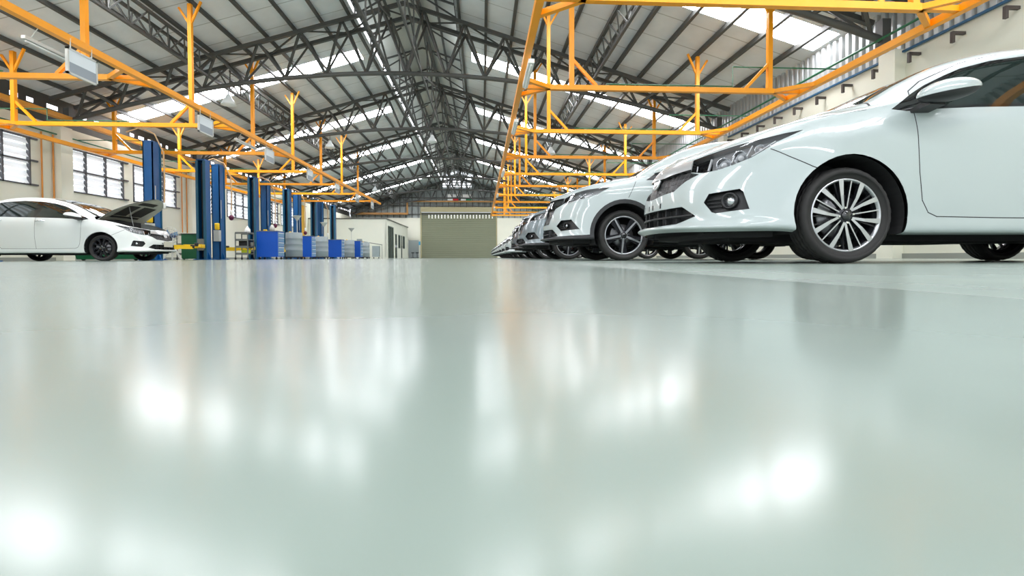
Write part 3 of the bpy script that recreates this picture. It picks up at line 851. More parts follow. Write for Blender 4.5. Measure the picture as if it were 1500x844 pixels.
def circ(cu, cz, r, n=40, y=-.85): return [(cu+r*math.cos(2*PI*i/n), y, cz+r*math.sin(2*PI*i/n)) for i in range(n)]

SED = dict(R=.325, rw=.25, TW=.20, wb=2.78, track=.83, wz=.325, arch=.388, archz=.335,
  trim=[(.30, 1.035), (.40, 1.10), (.50, 1.165), (.62, 1.235), (.78, 1.31), (.91, 1.365), (1.15, 1.43), (1.45, 1.478), (1.9, 1.50), (2.4, 1.465), (2.72, 1.37), (2.92, 1.26), (3.02, 1.17), (3.02, 1.12), (2.9, 1.108), (2.4, 1.094), (1.9, 1.083), (1.4, 1.073), (.9, 1.058), (.6, 1.040), (.4, 1.022)],
  glass=[[(.56, 1.062), (.56, 1.165), (.70, 1.25), (.92, 1.345), (1.2, 1.412), (1.44, 1.450), (1.46, 1.10), (1.0, 1.082)],
         [(1.60, 1.105), (1.58, 1.462), (1.9, 1.478), (2.35, 1.455), (2.56, 1.40), (2.60, 1.128)], [(2.66, 1.13), (2.64, 1.355), (2.76, 1.31), (2.90, 1.225), (2.93, 1.14)]],
  lines=[[(.50, 1.19), (.455, 1.10), (.448, 1.03), (.452, .80), (.461, .608), (.485, .42), (.53, .34), (.593, .313), (1.0, .306), (1.50, .303), (1.53, .60), (1.53, 1.08)],
         [(1.50, .303), (2.30, .31), (2.40, .42), (2.52, .62), (2.70, .80), (2.82, .90), (2.88, 1.10)],
         [(.50, 1.19), (.62, 1.275), (.80, 1.355), (.95, 1.42), (1.2, 1.485), (1.5, 1.522)],
         [(-.497, .776), (-.40, .715), (-.272, .643), (-.22, .62)]],
  sill=[(.42, .318), (2.45, .318)],
  lamp=[(-.842, .503, .655), (-.89, .40, .675), (-.836, .325, .780), (-.761, .425, .803), (-.627, .587, .838), (-.507, .701, .862), (-.40, .76, .885), (-.300, .80, .897), (-.344, .783, .872), (-.449, .762, .826), (-.531, .741, .772), (-.605, .71, .726), (-.701, .646, .687), (-.778, .578, .662)],
  lampd=(-.62, -.78, .12), bezel=[(-.80, .53, .62), (-.93, .38, .62), (-.86, .30, .80), (-.755, .43, .83), (-.79, .49, .74), (-.80, .51, .69)],
  grille=[(-1.05, -.03, .512), (-1.045, .06, .517), (-.986, .311, .544), (-.93, .391, .609), (-.863, .471, .650), (-.87, .44, .66), (-.89, .40, .672), (-.838, .325, .780), (-.94, .136, .762), (-.955, -.03, .752)],
  bar=[(-.995, -.03, .668), (-.992, .158, .672), (-.906, .333, .699), (-.888, .38, .705), (-.836, .322, .780), (-.94, .136, .760), (-.955, -.03, .750)],
  fog=[(-.867, .559, .435), (-.84, .577, .495), (-.687, .711, .513), (-.671, .726, .495), (-.645, .761, .371), (-.818, .633, .352), (-.835, .612, .362)],
  foglamp=(-.735, .665, .435, .042),
  intake=[(-1.05, -.03, .415), (-1.023, .251, .417), (-.963, .409, .420), (-.909, .52, .342), (-1.005, .388, .292), (-1.055, .14, .285), (-1.06, -.03, .285)],
  holes=[(-1.052, .03, .447), (-1.041, .165, .450)],
  tail=[(3.40, .80, 1.02), (3.55, .70, 1.05), (3.66, .50, 1.04), (3.68, .45, .90), (3.60, .68, .86), (3.42, .82, .92)],
  mirror=(.56, 1.10), handle=[(1.42, .99), (2.42, 1.01)], emblem=(.668, .062), hz=1.0, under=.175)
SUV = dict(R=.345, rw=.265, TW=.22, wb=2.76, track=.86, wz=.345, arch=.415, archz=.36,
  trim=[(.30, 1.09), (.45, 1.19), (.60, 1.29), (.80, 1.38), (1.05, 1.465), (1.45, 1.545), (1.9, 1.58), (2.4, 1.56), (2.85, 1.48), (2.95, 1.36), (2.90, 1.24), (2.4, 1.17), (1.9, 1.15), (1.4, 1.14), (.9, 1.115), (.6, 1.095)],
  glass=[[(.58, 1.13), (.62, 1.25), (.82, 1.355), (1.10, 1.45), (1.42, 1.515), (1.44, 1.17), (1.0, 1.145)], [(1.58, 1.18), (1.56, 1.535), (1.95, 1.555), (2.4, 1.53), (2.75, 1.46), (2.8, 1.28), (2.4, 1.20)]],
  lines=[[(.50, 1.24), (.45, 1.08), (.46, .65), (.50, .45), (.60, .40), (1.5, .39), (1.53, .7), (1.53, 1.13)], [(1.50, .39), (2.28, .40), (2.45, .62), (2.72, .9), (2.8, 1.2)], [(.16, 1.07), (.10, .95), (.05, .85)]],
  sill=None,
  lamp=[(-.194, .859, .990), (-.357, .845, .901), (-.57, .751, .829), (-.727, .598, .793), (-.772, .512, .805), (-.741, .485, .880), (-.654, .575, .930), (-.482, .735, .972), (-.287, .833, .989)],
  lampd=(-.55, -.83, .10), bezel=[(-.70, .61, .76), (-.82, .50, .78), (-.76, .44, .92), (-.68, .55, .95), (-.70, .57, .86)],
  grille=[(-.99, -.03, .52), (-.948, .283, .521), (-.897, .366, .664), (-.865, .383, .741), (-.773, .519, .800), (-.742, .470, .888), (-.85, .23, .885), (-.88, -.03, .875)],
  bar=[(-.96, -.03, .735), (-.93, .22, .745), (-.865, .385, .765), (-.80, .50, .805), (-.745, .468, .872), (-.86, .24, .855), (-.90, -.03, .845)],
  fog=[(-.868, .496, .489), (-.818, .562, .565), (-.695, .704, .568), (-.600, .80, .432), (-.82, .59, .414)],
  foglamp=(-.76, .63, .488, .03),
  intake=[(-.985, -.03, .452), (-.912, .40, .447), (-.867, .565, .345), (-.969, .369, .322), (-.99, -.03, .322)],
  holes=[], tail=[(3.32, .80, 1.16), (3.45, .72, 1.17), (3.56, .50, 1.12), (3.58, .48, .97), (3.5, .70, .93), (3.32, .84, 1.0)],
  mirror=(.56, 1.19), handle=[(1.28, 1.04), (2.42, 1.07)], emblem=(.72, .085), hz=1.08, under=.235)

def body_half(S, net, kind):
    rs = []
    for i in range(10):
        rs += [i+j/6 for j in range(6)]
    rs += [10, 6.14, 6.18]
    if kind == 'open': rs += []
    rs = sorted(set(rs)); cs = []
    for i in range(17): cs += [i+j/6 for j in range(6)]
    cs += [17, 6.95, 7.0]; cs = sorted(set(cs))
    B = surf(net, rs, cs); nr, nc = B.shape[:2]
    B[..., 1] = np.maximum(B[..., 1], 0); B[:, 0, 1] = 0; B[:, -1, 1] = 0; B[-1, :, 1] = 0
    bm = bmesh.new(); lay = bm.faces.layers.int.new('reg')
    V = [[bm.verts.new((B[i, j, 0], -B[i, j, 1], B[i, j, 2])) for j in range(nc)] for i in range(nr)]
    for i in range(nr-1):
        for j in range(nc-1):
            r, c = (rs[i]+rs[i+1])/2, (cs[j]+cs[j+1])/2
            try: f = bm.faces.new((V[i][j], V[i+1][j], V[i+1][j+1], V[i][j+1]))
            except ValueError: continue
            f.smooth = True
            if r > 6.18 and c < 6.95: f[lay] = 1
            elif (r > 6.14 and c < 6.95) or (r > 7 and 6.95 < c < 7): f[lay] = 11
            elif r > 8.18 and 7.0 < c < 9.83: f[lay] = 2
            elif kind != 'suv' and r > 8.18 and 12.35 < c < 14.3: f[lay] = 3
            elif kind == 'suv' and r > 7.5 and 13.2 < c < 15.6: f[lay] = 3
    bmesh.ops.remove_doubles(bm, verts=bm.verts, dist=1e-5)
    bmesh.ops.dissolve_degenerate(bm, dist=1e-6, edges=bm.edges)
    bm.normal_update()
    # orientation check: side faces must look towards -y
    t = sum(f.normal.y for f in bm.faces if f.calc_center_median().y < -.7)
    if t > 0: bmesh.ops.reverse_faces(bm, faces=bm.faces); bm.normal_update()
    ref = bm.copy(); ref.normal_update(); ref.faces.ensure_lookup_table()
    bvh = BVHTree.FromBMesh(ref)
    y = -.86
    P2 = lambda L: [(a, y, b) for a, b in L]
    F3 = lambda L: [(a, -b, c) for a, b, c in L]
    D = (0, -1, 0)
    for cu in (0, S['wb']):
        for f in cut_poly(bm, lay, circ(cu, S['archz'], S['arch']), D, 13, (0,)): pass
        if kind == 'suv': cut_poly(bm, lay, circ(cu, S['archz'], S['arch']+.055), D, 12, (0,))
    if kind == 'suv':
        cut_poly(bm, lay, P2([(-.50, .28), (-.50, .355), (.2, .355), (.4, .39), (2.4, .39), (2.5, .355), (3.7, .355), (3.7, .2), (-.5, .2)]), D, 12, (0,))
        cut_poly(bm, lay, F3([(-1.0, -.03, .335), (-.87, .56, .340), (-.49, .85, .352), (-.49, .85, .25), (-.87, .56, .25), (-1.0, -.03, .25)]), (-.85, -.5, 0), 12, (0,), ndot=-.3)
    cut_poly(bm, lay, P2(S['trim']), D, 4, (0,), ndot=.1)
    for g in S['glass']: cut_poly(bm, lay, P2(g), D, 5, (4,), ndot=.1)
    cut_poly(bm, lay, F3(S['lamp']), S['lampd'], 6, (0, 1, 11), .35)
    cut_poly(bm, lay, F3(S['bezel']), S['lampd'], 16, (6,), .35)
    fd = (-.86, -.42, .18)
    cut_poly(bm, lay, F3(S['grille']), fd, 7, (0, 1, 11), .4, -.2)
    cut_poly(bm, lay, F3(S['bar']), fd, 14, (7,), .4, -.2)
    cut_poly(bm, lay, F3(S['intake']), (-.9, -.43, 0), 8, (0, 12), .4, -.2)
    cut_poly(bm, lay, F3(S['fog']), (-.62, -.78, 0), 9, (0,), .3)
    cut_poly(bm, lay, F3(S['tail']), (.6, -.8, 0), 10, (0,), .4)
    for h in S['holes']:
        a, b, c = h; cut_poly(bm, lay, F3([(a, b, c-.02), (a, b+.022, c-.02), (a, b+.022, c+.02), (a, b, c+.02)]), (-1, -.2, 0), 11, (0,), .2)
    for L in S['lines']: cut_line(bm, lay, P2(L), .0065, D, (0,))
    dl = [f for f in bm.faces if f[lay] == 13]; bmesh.ops.delete(bm, geom=dl, context='FACES')
    return bm, lay, bvh, ref
def smooth_normal(bvh, ref, co):
    h = bvh.find_nearest(co)
    if h[0] is None: return Vector((0, -1, 0))
    f = ref.faces[h[2]]; n = Vector(); tw = 0
    for v in f.verts:
        wgt = 1/((v.co-h[0]).length+1e-4); n += v.normal*wgt; tw += wgt
    if abs(co.y) < 1e-4: n.y = 0
    return n.normalized()
def region_mesh(bm, lay, ids, bvh, ref, name, mats, recess=None, mirror=True, thick=0):
    """mesh of the faces with these ids (mirrored to both sides)"""
    vs, fs, mi, nm, idx = [], [], [], [], {}
    faces = [f for f in bm.faces if f[lay] in ids]
    if not faces: return None
    off = Vector()
    if recess:
        for f in faces: off += f.normal*f.calc_area()
        if mirror == 'join': off.y = 0
        off = -off.normalized()*recess
    def vid(v):
        if v not in idx:
            idx[v] = len(vs); vs.append(v.co+off); nm.append(smooth_normal(bvh, ref, v.co))
        return idx[v]
    for f in faces:
        fs.append([vid(v) for v in f.verts]); mi.append(ids.index(f[lay]) if len(mats) > 1 else 0)
    if recess:
        fset = set(faces)
        for f in faces:
            for e in f.edges:
                if sum(1 for g in e.link_faces if g in fset) == 1:
                    a, b = e.verts
                    if mirror == 'join' and abs(a.co.y) < 1e-3 and abs(b.co.y) < 1e-3: continue
                    k = len(vs); vs.extend([a.co.copy(), b.co.copy(), b.co+off, a.co+off]); n = (b.co-a.co).cross(off).normalized()
                    c = f.calc_center_median()
                    if n.dot(c-a.co) < 0: n = -n
                    nm.extend([n]*4)
                    q = [k, k+1, k+2, k+3]
                    fn = (vs[k+1]-vs[k]).cross(vs[k+2]-vs[k])
                    if fn.dot(n) < 0: q.reverse()
                    fs.append(q); mi.append(0)
    if mirror:
        k = len(vs)
        vs += [Vector((v.x, -v.y, v.z)) for v in vs]; nm += [Vector((n.x, -n.y, n.z)) for n in nm]
        fs += [[k+i for i in f][::-1] for f in fs]; mi += mi[:]
    me = bpy.data.meshes.new(name); me.from_pydata([tuple(v) for v in vs], [], fs)
    for m in mats: me.materials.append(m)
    me.polygons.foreach_set('material_index', mi); me.polygons.foreach_set('use_smooth', [True]*len(fs))
    me.update()
    me.normals_split_custom_set_from_vertices([tuple(n) for n in nm])
    return me
def mesh_obj(name, me, parent):
    o = bpy.data.objects.new(name, me); COL.objects.link(o); o.parent = parent; return o

def make_wheel(S, style):
    R, rw, TW = S['R'], S['rw'], S['TW']; h = TW/2
    t = MB(); n = 96
    prof = [(rw-.004, h-.022), (rw+.006, h-.012), (rw+.03, h-.004), (R-.045, h), (R-.020, h-.008), (R-.007, h-.020)]
    tr = [(R-.001, h-.034)]
    g = [.62, .30, -.02, -.34, -.66]
    ring = prof+tr
    for k in (.52, .2, -.2, -.52):
        yy = k*h*1.05; ring += [(R+.0, yy+.006), (R-.008, yy+.004), (R-.008, yy-.004), (R+.0, yy-.006)]
    ring += [(r, -y) for r, y in (prof+tr)[::-1]]
    # tread blocks: shoulder and crown radii step round the tyre
    vs = []; L = len(ring)
    for k in range(n):
        a = 2*PI*k/n
        for j, (r, y) in enumerate(ring):
            rr = r
            if (5 <= j <= L-6) and (k+(j//4)) % 3 == 0 and r > R-.003: rr = r-.006
            if j in (5, L-6) and k % 3 == 0: rr = r-.005
            vs.append((rr*math.cos(a), y, rr*math.sin(a)))
    fs = [(k*L+j, k*L+j+1, ((k+1) % n)*L+j+1, ((k+1) % n)*L+j) for k in range(n) for j in range(L-1)]
    t.add(vs, fs, 0, True)
    rim = MB(); lip = 1 if style != 'black' else 0
    o = -h                                           # outer face at negative y
    rim.lathe([(rw-.002, o+.022), (rw-.008, o+.016), (rw-.016, o+.022), (rw-.022, o+.035)], 64, lip, 'Y')
    rim.lathe([(rw-.022, o+.035), (rw-.030, o+.06), (rw-.036, h-.05), (rw-.01, h-.02), (rw, h-.016)], 48, 0, 'Y')
    def spoke(a, r0, r1, w0, w1, y0, y1, a1=None, dep=.028, ms=1):
        a1 = a if a1 is None else a1
        p0 = Vector((r0*math.cos(a), 0, r0*math.sin(a))); p1 = Vector((r1*math.cos(a1), 0, r1*math.sin(a1)))
        d = (p1-p0).normalized(); s = Vector((-d.z, 0, d.x))
        A = [p0-s*w0/2, p0+s*w0/2, p1+s*w1/2, p1-s*w1/2]; ys = [y0, y0, y1, y1]
        fr = [(p.x, yy, p.z) for p, yy in zip(A, ys)]; bk = [(p.x*.99, yy+dep, p.z*.99) for p, yy in zip(A, ys)]
        rim.add(fr+bk, [(0, 1, 2, 3)], ms); rim.add(fr+bk, [(7, 6, 5, 4), (0, 4, 5, 1), (1, 5, 6, 2), (2, 6, 7, 3), (3, 7, 4, 0)], 0)
    if style == 'sedan':
        for k in range(5):
            a = math.radians(81-72*k); dg = math.radians
            for q in (-1, 1):
                spoke(a+q*dg(32), .048, .140, .015, .021, o+.022, o+.016, a+q*dg(23)); spoke(a+q*dg(23), .136, rw-.010, .0215, .034, o+.016, o+.018, a+q*dg(18.5))
                spoke(a+q*dg(33), .045, rw-.02, .012, .009, o+.040, o+.036, a+q*dg(28), .02, 0)
            spoke(a, .05, rw-.012, .0085, .008, o+.026, o+.022)
    elif style == 'suv':
        for k in range(5):
            a = math.radians(-96+72*k)
            spoke(a, .04, rw-.012, .030, .020, o+.020, o+.018)
            spoke(a+.17, .05, rw-.02, .05, .055, o+.034, o+.034, a+.20, .03, 0); spoke(a-.17, .05, rw-.02, .05, .02, o+.034, o+.034, a-.12, .03, 0)
    else:
        for k in range(10):
            a = 2*PI*k/10; spoke(a-.05, .04, rw-.012, .018, .022, o+.022, o+.02, a+.02, .03, 0); spoke(a+.10, .04, rw-.012, .014, .014, o+.03, o+.026, a+.16, .03, 0)
    rim.lathe([(0, o+.024), (.045, o+.024), (.062, o+.032), (.066, o+.07), (.0, o+.075)], 24, 0, 'Y')
    cap = MB().lathe([(0, o+.012), (.028, o+.013), (.033, o+.018), (.033, o+.03)], 24, 0, 'Y')
    nuts = []
    nn = 4 if style != 'suv' else 5
    for k in range(nn):
        a = math.radians(99+360/nn*k) if style != 'suv' else math.radians(-60+72*k)
        nuts.append(MB().lathe([(0, o+.016), (.007, o+.016), (.010, o+.020), (.010, o+.034)], 6, 0, 'Y', (.050*math.cos(a), 0, .050*math.sin(a)), False))
    dsk = MB().lathe([(.05, .0), (.155, .0), (.155, .012), (.05, .012)], 36, 0, 'Y')
    cal = MB().prism([(.09*math.cos(a), .09*math.sin(a)) for a in (2.6, 2.85, 3.1)]+[(.175*math.cos(a), .175*math.sin(a)) for a in (3.15, 2.85, 2.55)], -.03, .03, 'Y')
    return dict(t=t, rim=rim, cap=cap, nuts=nuts, dsk=dsk, cal=cal, style=style)
def put_wheels(root, S, W):
    first = True; base = None
    for cu in (0, S['wb']):
        for s in (1, -1):
            loc = (cu, -s*(S['track']-S['TW']/2), S['wz']); rz = 0 if s > 0 else PI
            if base is None:
                o = W['rim'].build('wheel', [DARKALLOY, DARKALLOY if W['style'] == 'black' else SILVER], root)
                a = W['t'].build('tyre', TYRE, o); b = W['cap'].build('hub_cap', GLOSSB, o); c = W['dsk'].build('brake_disc', STEEL, o)
                e = W['cal'].build('brake_caliper', STEEL, o); L = [a, b, c, e]
                for nb in W['nuts']: L.append(nb.build('lug_nut', CHROME, o))
                base = (o, L)
            else:
                o = base[0].copy(); COL.objects.link(o); o.parent = root
                for x in base[1]: y = x.copy(); COL.objects.link(y); y.parent = o
            o.location = loc; o.rotation_euler = (0, 0, rz)
def build_car(kind, paint, lamp_detail=True):
    S = SUV if kind == 'suv' else SED; net = suv(NET) if kind == 'suv' else np.array(NET, float)
    root = empty('car')
    bm, lay, bvh, ref = body_half(S, net, kind)
    rg = lambda ids, nm, mats, **k: region_mesh(bm, lay, ids, bvh, ref, nm, mats, **k)
    me = rg([0, 11], 'body', [paint, GAPM]); body = mesh_obj('body', me, root)
    hood = mesh_obj('hood', rg([1], 'hood', [paint]), root)
    mesh_obj('windshield', rg([2], 'windshield', [TINT]), root)
    me = rg([3], 'rear_window', [TINT])
    if me: mesh_obj('rear_window', me, root)
    mesh_obj('window_trim', rg([4], 'window_trim', [BLACKP if kind == 'suv' else GLOSSB]), root)
    # glass panes one per opening and side
    for s in (1, -1):
        rest = [f for f in bm.faces if f[lay] == 5]; seen = set()
        for f0 in rest:
            if f0 in seen: continue
            comp = [f0]; seen.add(f0); st = [f0]
            while st:
                f = st.pop()
                for e in f.edges:
                    for g in e.link_faces:
                        if g not in seen and g[lay] == 5: seen.add(g); comp.append(g); st.append(g)
            for f in comp: f[lay] = 55
            me = region_mesh(bm, lay, [55], bvh, ref, 'side_window', [TINT], mirror=False)
            if s < 0:
                for v in me.vertices: v.co.y *= -1
                me.flip_normals()
            mesh_obj('side_window', me, root)
            for f in comp: f[lay] = 5
    if kind == 'suv':
        me = rg([12], 'cladding', [BLACKP]); mesh_obj('arch_cladding', me, root)
    # paired parts, each side its own object
    def pair(ids, nm, mats, recess=None):
        me = region_mesh(bm, lay, ids, bvh, ref, nm, mats, recess=recess, mirror=False)
        if me is None: return []
        a = mesh_obj(nm, me, root); m2 = me.copy(); m2.transform(Matrix.Scale(-1, 4, (0, 1, 0))); m2.flip_normals(); b = mesh_obj(nm, m2, root)
        return [a, b]
    heads = pair([6, 16], 'headlight', [SMOKE, GLOSSB], .055)
    covers = region_mesh(bm, lay, [6, 16], bvh, ref, 'lens_cover', [CLEAR], mirror=False)
    fogs = pair([9], 'fog_light_housing', [BLACKP], .05)
    tails = pair([10], 'tail_light', [REDL])
    def near(p):
        h = bvh.find_nearest(Vector((p[0], -p[1], p[2]))); return h[0], smooth_normal(bvh, ref, h[0])
    L = S['lamp']
    lo = lambda t, k: Vector([L[0 if kind != 'suv' else 4][i]*(1-t)+L[7 if kind != 'suv' else 0][i]*t for i in range(3)])
    for i, s in enumerate((1, -1)):
        fl = lambda mb: (setattr(mb, 'v', [(p[0], p[1]*s, p[2]) for p in mb.v]), mb)[1]
        if heads:
            hd = heads[i]; c2 = covers.copy(); 
            if s < 0: c2.transform(Matrix.Scale(-1, 4, (0, 1, 0))); c2.flip_normals()
            mesh_obj('lens_cover', c2, hd)
            if kind == 'suv': pts = [((-.66, .60, .865), .034, 1), ((-.56, .70, .895), .030, 1), ((-.42, .79, .93), .018, 1)]
            else: pts = [((-.745, .575, .728), .050, 1), ((-.655, .645, .762), .050, 1), ((-.55, .722, .812), .034, 1)]
            for p, r, k in pts:
                co, no = near(p)
                zax = (Vector(S['lampd'])+Vector((-.35, -.3, 0))).normalized(); R = zax.to_track_quat('Z', 'Y').to_matrix()
                co = co-no*.052
                mb = MB(); mb.lathe([(r*1.0, .034), (r*.98, .036), (r*.9, .030), (r*.55, .008), (0, .004)], 24)
                mb.v = [tuple(R @ Vector(p)+co) for p in mb.v]
                fl(mb).build('reflector', REFL, hd)
                mb = MB(); mb.lathe([(0, .030), (r*.3, .026), (r*.42, .012), (r*.42, .004)], 16)
                mb.v = [tuple(R @ Vector(p)+co) for p in mb.v]
                fl(mb).build('lamp_lens', LAMPW, hd)
            # daytime strips
            if kind == 'suv': st = [[(-.765, .52, .812), (-.70, .60, .812), (-.56, .745, .842), (-.40, .82, .90)]]
            else: st = [[(-.822, .515, .676), (-.805, .50, .720), (-.775, .475, .765)], [(-.705, .625, .715), (-.655, .60, .80)][::1], [(-.62, .675, .745), (-.575, .665, .825)], [(-.60, .70, .742), (-.46, .752, .845)], [(-.865, .425, .685), (-.85, .40, .73)]]
            for q in st:
                P = []
                for p in q: co, no = near(p); P.append(co-no*.018)
                fl(MB().tube(P, .0095 if len(q) > 2 else .0055, 8)).build('light_strip', LAMPW, hd)
        if fogs:
            x, y, z, r = S['foglamp']; co, no = near((x, y, z)); ax = Vector((-.75, -.66, 0)).normalized(); R = ax.to_track_quat('Z', 'Y').to_matrix()
            mb = MB().lathe([(r*1.35, -.03), (r*1.35, .0), (r*1.15, .004), (r, -.01), (r*.9, -.035)], 24); mb.v = [tuple(R @ Vector(p)+co-no*.012) for p in mb.v]
            fl(mb).build('fog_lamp_ring', BLACKP, fogs[i])
            mb = MB().lathe([(0, -.012), (r*.5, -.014), (r*.92, -.03)], 20); mb.v = [tuple(R @ Vector(p)+co-no*.012) for p in mb.v]
            fl(mb).build('fog_lamp', REFL, fogs[i])
            for k in range(3):
                zz = -.035+.028*k; a, b = near((x-.12, y-.10, z+zz)), near((x-.035, y-.03, z+zz))
                fl(MB().tube([a[0]-a[1]*.03, b[0]-b[1]*.03], .006, 6)).build('fin', BLACKP, fogs[i])
    g = rg([7], 'grille', [HEXM], recess=.03, mirror='join')
    gr = mesh_obj('grille', g, root)
    mesh_obj('grille_bar', rg([14], 'grille_bar', [SATIN if kind != 'suv' else GLOSSB]), gr)
    # emblem: chrome rounded frame with an upright H
    ez, eh = S['emblem']; co, no = near((-1, 0, ez)); ax = co.x+.018
    m = MB(); ow = eh*1.12
    ring = [(ow*.82, eh*.80), (ow*.98, eh*.45), (ow*.80, -eh*.75), (ow*.55, -eh*.95), (-ow*.55, -eh*.95), (-ow*.80, -eh*.75), (-ow*.98, eh*.45), (-ow*.82, eh*.80), (-ow*.55, eh*.95), (ow*.55, eh*.95)]
    sl_ = .35
    R3 = [(ax+b*sl_, a*.8, ez+b) for a, b in ring]+[(ax+ring[0][1]*sl_, ring[0][0]*.8, ez+ring[0][1])]
    m.tube(R3, .011, 8)
    for q in (-1, 1): m.tube([(ax+eh*.62*sl_, q*eh*.40, ez+eh*.62), (ax, q*eh*.27, ez), (ax-eh*.62*sl_, q*eh*.36, ez-eh*.62)], .010, 8)
    m.tube([(ax, -eh*.27, ez), (ax, eh*.27, ez)], .009, 8)
    m.build('emblem', SATIN, gr)
    MB().add([(ax+p[1]*sl_+.004, p[0]*.8, ez+p[1]) for p in ring], [tuple(range(len(ring)))]).build('emblem_back', SILVER, gr)
    # slats inside the chrome bar zone (fine lettering-like ribs)
    it = mesh_obj('air_intake', rg([8], 'air_intake', [BLACKP], recess=.06, mirror='join'), root)
    zi = sum(p[2] for p in S['intake'])/len(S['intake'])
    for q in (1, -1):
        P = []
        for v in (0, .15, .28, .40, .49 if kind != 'suv' else .5):
            co, no = near((-1.0+(.0 if v < .3 else .08), v, zi)); P.append((co.x+.008, co.y*q, zi))
        MB().tube(P, .010, 6).build('intake_bar', BLACKP, it)
        for v in (.10, .22, .34):
            a, n1 = near((-1.0, v, zi)); MB().bb((a.x+.014, q*v-.006, zi-.055), (a.x+.05, q*v+.006, zi+.06)).build('intake_rib', BLACKP, it)
    # mirrors
    mu, mz = S['mirror']
    for s in (1, -1):
        def ell(lo_, hi_, mt, nm, par, sc=1.0):
            mb = MB(); nu, nv = 20, 12; vs = []
            for i in range(nv+1):
                t = lo_+(hi_-lo_)*i/nv
                for k in range(nu):
                    a = 2*PI*k/nu; c, n_ = math.cos(t), math.sin(t)
                    x = .20*c*math.cos(a); yy = .10*c*math.sin(a); z = (.062 if n_ < 0 else .082)*n_
                    x = x*(abs(math.cos(a))**-.15 if abs(math.cos(a)) > .1 else 1.2)
                    z += (x+.1)*.17
                    vs.append((mu+x*sc, -s*(S['track']+.135+yy), mz-.01+z*sc))
            fs = [(i*nu+k, i*nu+(k+1) % nu, (i+1)*nu+(k+1) % nu, (i+1)*nu+k) for i in range(nv) for k in range(nu)]
            return mb.add(vs, fs, 0, True).build(nm, mt, par)
        mr = ell(-.10, PI/2, paint, 'mirror', root)
        ell(-PI/2, -.10, BLACKP, 'mirror_base', mr, .97)
        MB().bar((mu-.08, -s*(S['track']-.04), mz-.085), (mu-.06, -s*(S['track']+.12), mz-.055), .12, .03).build('mirror_arm', BLACKP, mr)
    for hu, hz in S['handle']:
        for s in (1, -1):
            h = bvh.find_nearest(Vector((hu, -.86, hz)))[0]; yy = abs(h.y)
            m = MB(); m.tube([(hu-.11, -s*(yy+.004), hz), (hu-.08, -s*(yy+.032), hz+.006), (hu+.08, -s*(yy+.032), hz+.006), (hu+.11, -s*(yy+.004), hz)], [.012, .016, .016, .012], 8)
            m.lathe([(.0, 0), (.04, .002), (.045, -.01)], 12, 0, 'Y', (hu, -s*(yy+.002), hz)) if False else None
            m.build('door_handle', CHROME if kind == 'open' else paint, root)
    # wheel housings and underbody
    for cu in (0, S['wb']):
        for s in (1, -1):
            yo, yi = -s*(S['track']+.005), -s*.50; r = S['arch']+.002
            m = MB(); N = 28; vs = []
            for i in range(N+1):
                a = -.35+(PI+.70)*i/N
                vs += [(cu+r*math.cos(a), yo, S['archz']+r*math.sin(a)), (cu+r*math.cos(a), yi, S['archz']+r*math.sin(a))]
            m.add(vs, [(2*i, 2*i+1, 2*i+3, 2*i+2) for i in range(N)])
            m.add([vs[2*i+1] for i in range(N+1)], [tuple(range(N+1))])
            m.build('wheel_arch_liner', LINER, root)
    uz = S['under']
    m = MB(); m.bb((-.62, -.44, uz-.01), (S['wb']+.70, .48, uz+.16))
    m.bb((.45, -.74, uz+.03), (S['wb']-.42, .74, uz+.12)); m.bb((-.84, -.50, uz+.04), (-.42, .50, uz+.14)); 
    m.bb((S['wb']+.40, -.66, uz+.05), (S['wb']+.80, .66, uz+.2))
    for s in (1, -1): m.bar((0, s*.45, uz+.05), (0, s*.70, uz+.06), .05); m.bar((S['wb'], s*.45, uz+.09), (S['wb'], s*.70, uz+.09), .05)
    m.build('underbody', LINER, root)
    m = MB(); m.prism([(-.84, .40), (-.66, .62), (-.42, .66), (-.42, -.66), (-.66, -.62), (-.84, -.40)], uz+.012, uz+.06, 'Z'); m.build('splash_shield', LINER, root)
    m = MB(); m.tube([(.6, .25, uz-.0), (1.5, .22, uz-.0), (2.4, .3, uz+.02), (3.4, .42, uz+.04)], .028, 8); m.build('exhaust_pipe', GREYM, root)
    put_wheels(root, S, make_wheel(S, {'suv': 'suv', 'sedan': 'sedan', 'open': 'black'}[kind]))
    return root, bm, lay, bvh, ref, hood, S
def car_label(root, lab, grp=None): tag(root, lab, 'car', grp)

# nearest white sedan
city, bm1, lay1, bvh1, ref1, _, _ = build_car('sedan', PAINT_W)
city.location = (2.447, 3.93, 0); car_label(city, 'white sedan parked nearest the viewer, its front wheel large in the picture')
# white crossover with black arches
hrv, *_ = build_car('suv', PAINT_W)
hrv.location = (1.927, 7.33, 0); car_label(hrv, 'white crossover with black wheel arch cladding, second in the parked row')
km = child_map()
def recolour(root, pm):
    for o in [x for x in COL.objects if x.parent in (root,)]+[y for x in COL.objects if x.parent == root for y in COL.objects if y.parent == x]:
        for sl in o.material_slots:
            if sl.material == PAINT_W: sl.link = 'OBJECT'; sl.material = pm
def place(src, x, y, lab, pm=None, grp=None, sc=1.0):
    o = copy_tree(src, None, km); o.location = (x, y, 0); car_label(o, lab, grp); o.scale = (sc,)*3
    if pm: recolour(o, pm)
    return o
place(hrv, .80+.985, 10.7, 'silver grey crossover, third in the parked row', PAINT_S)
place(hrv, .84+.985, 14.0, 'dark grey crossover, fourth in the parked row', PAINT_D)
names = ['fifth', 'sixth', 'seventh', 'eighth', 'ninth', 'tenth', 'eleventh', 'twelfth', 'thirteenth']
for i in range(9):
    y = 17.3+3.3*i
    place(city, .82+1.06, y, 'white sedan, %s in the receding parked row' % names[i], None, 'white sedans at the far end of the row')

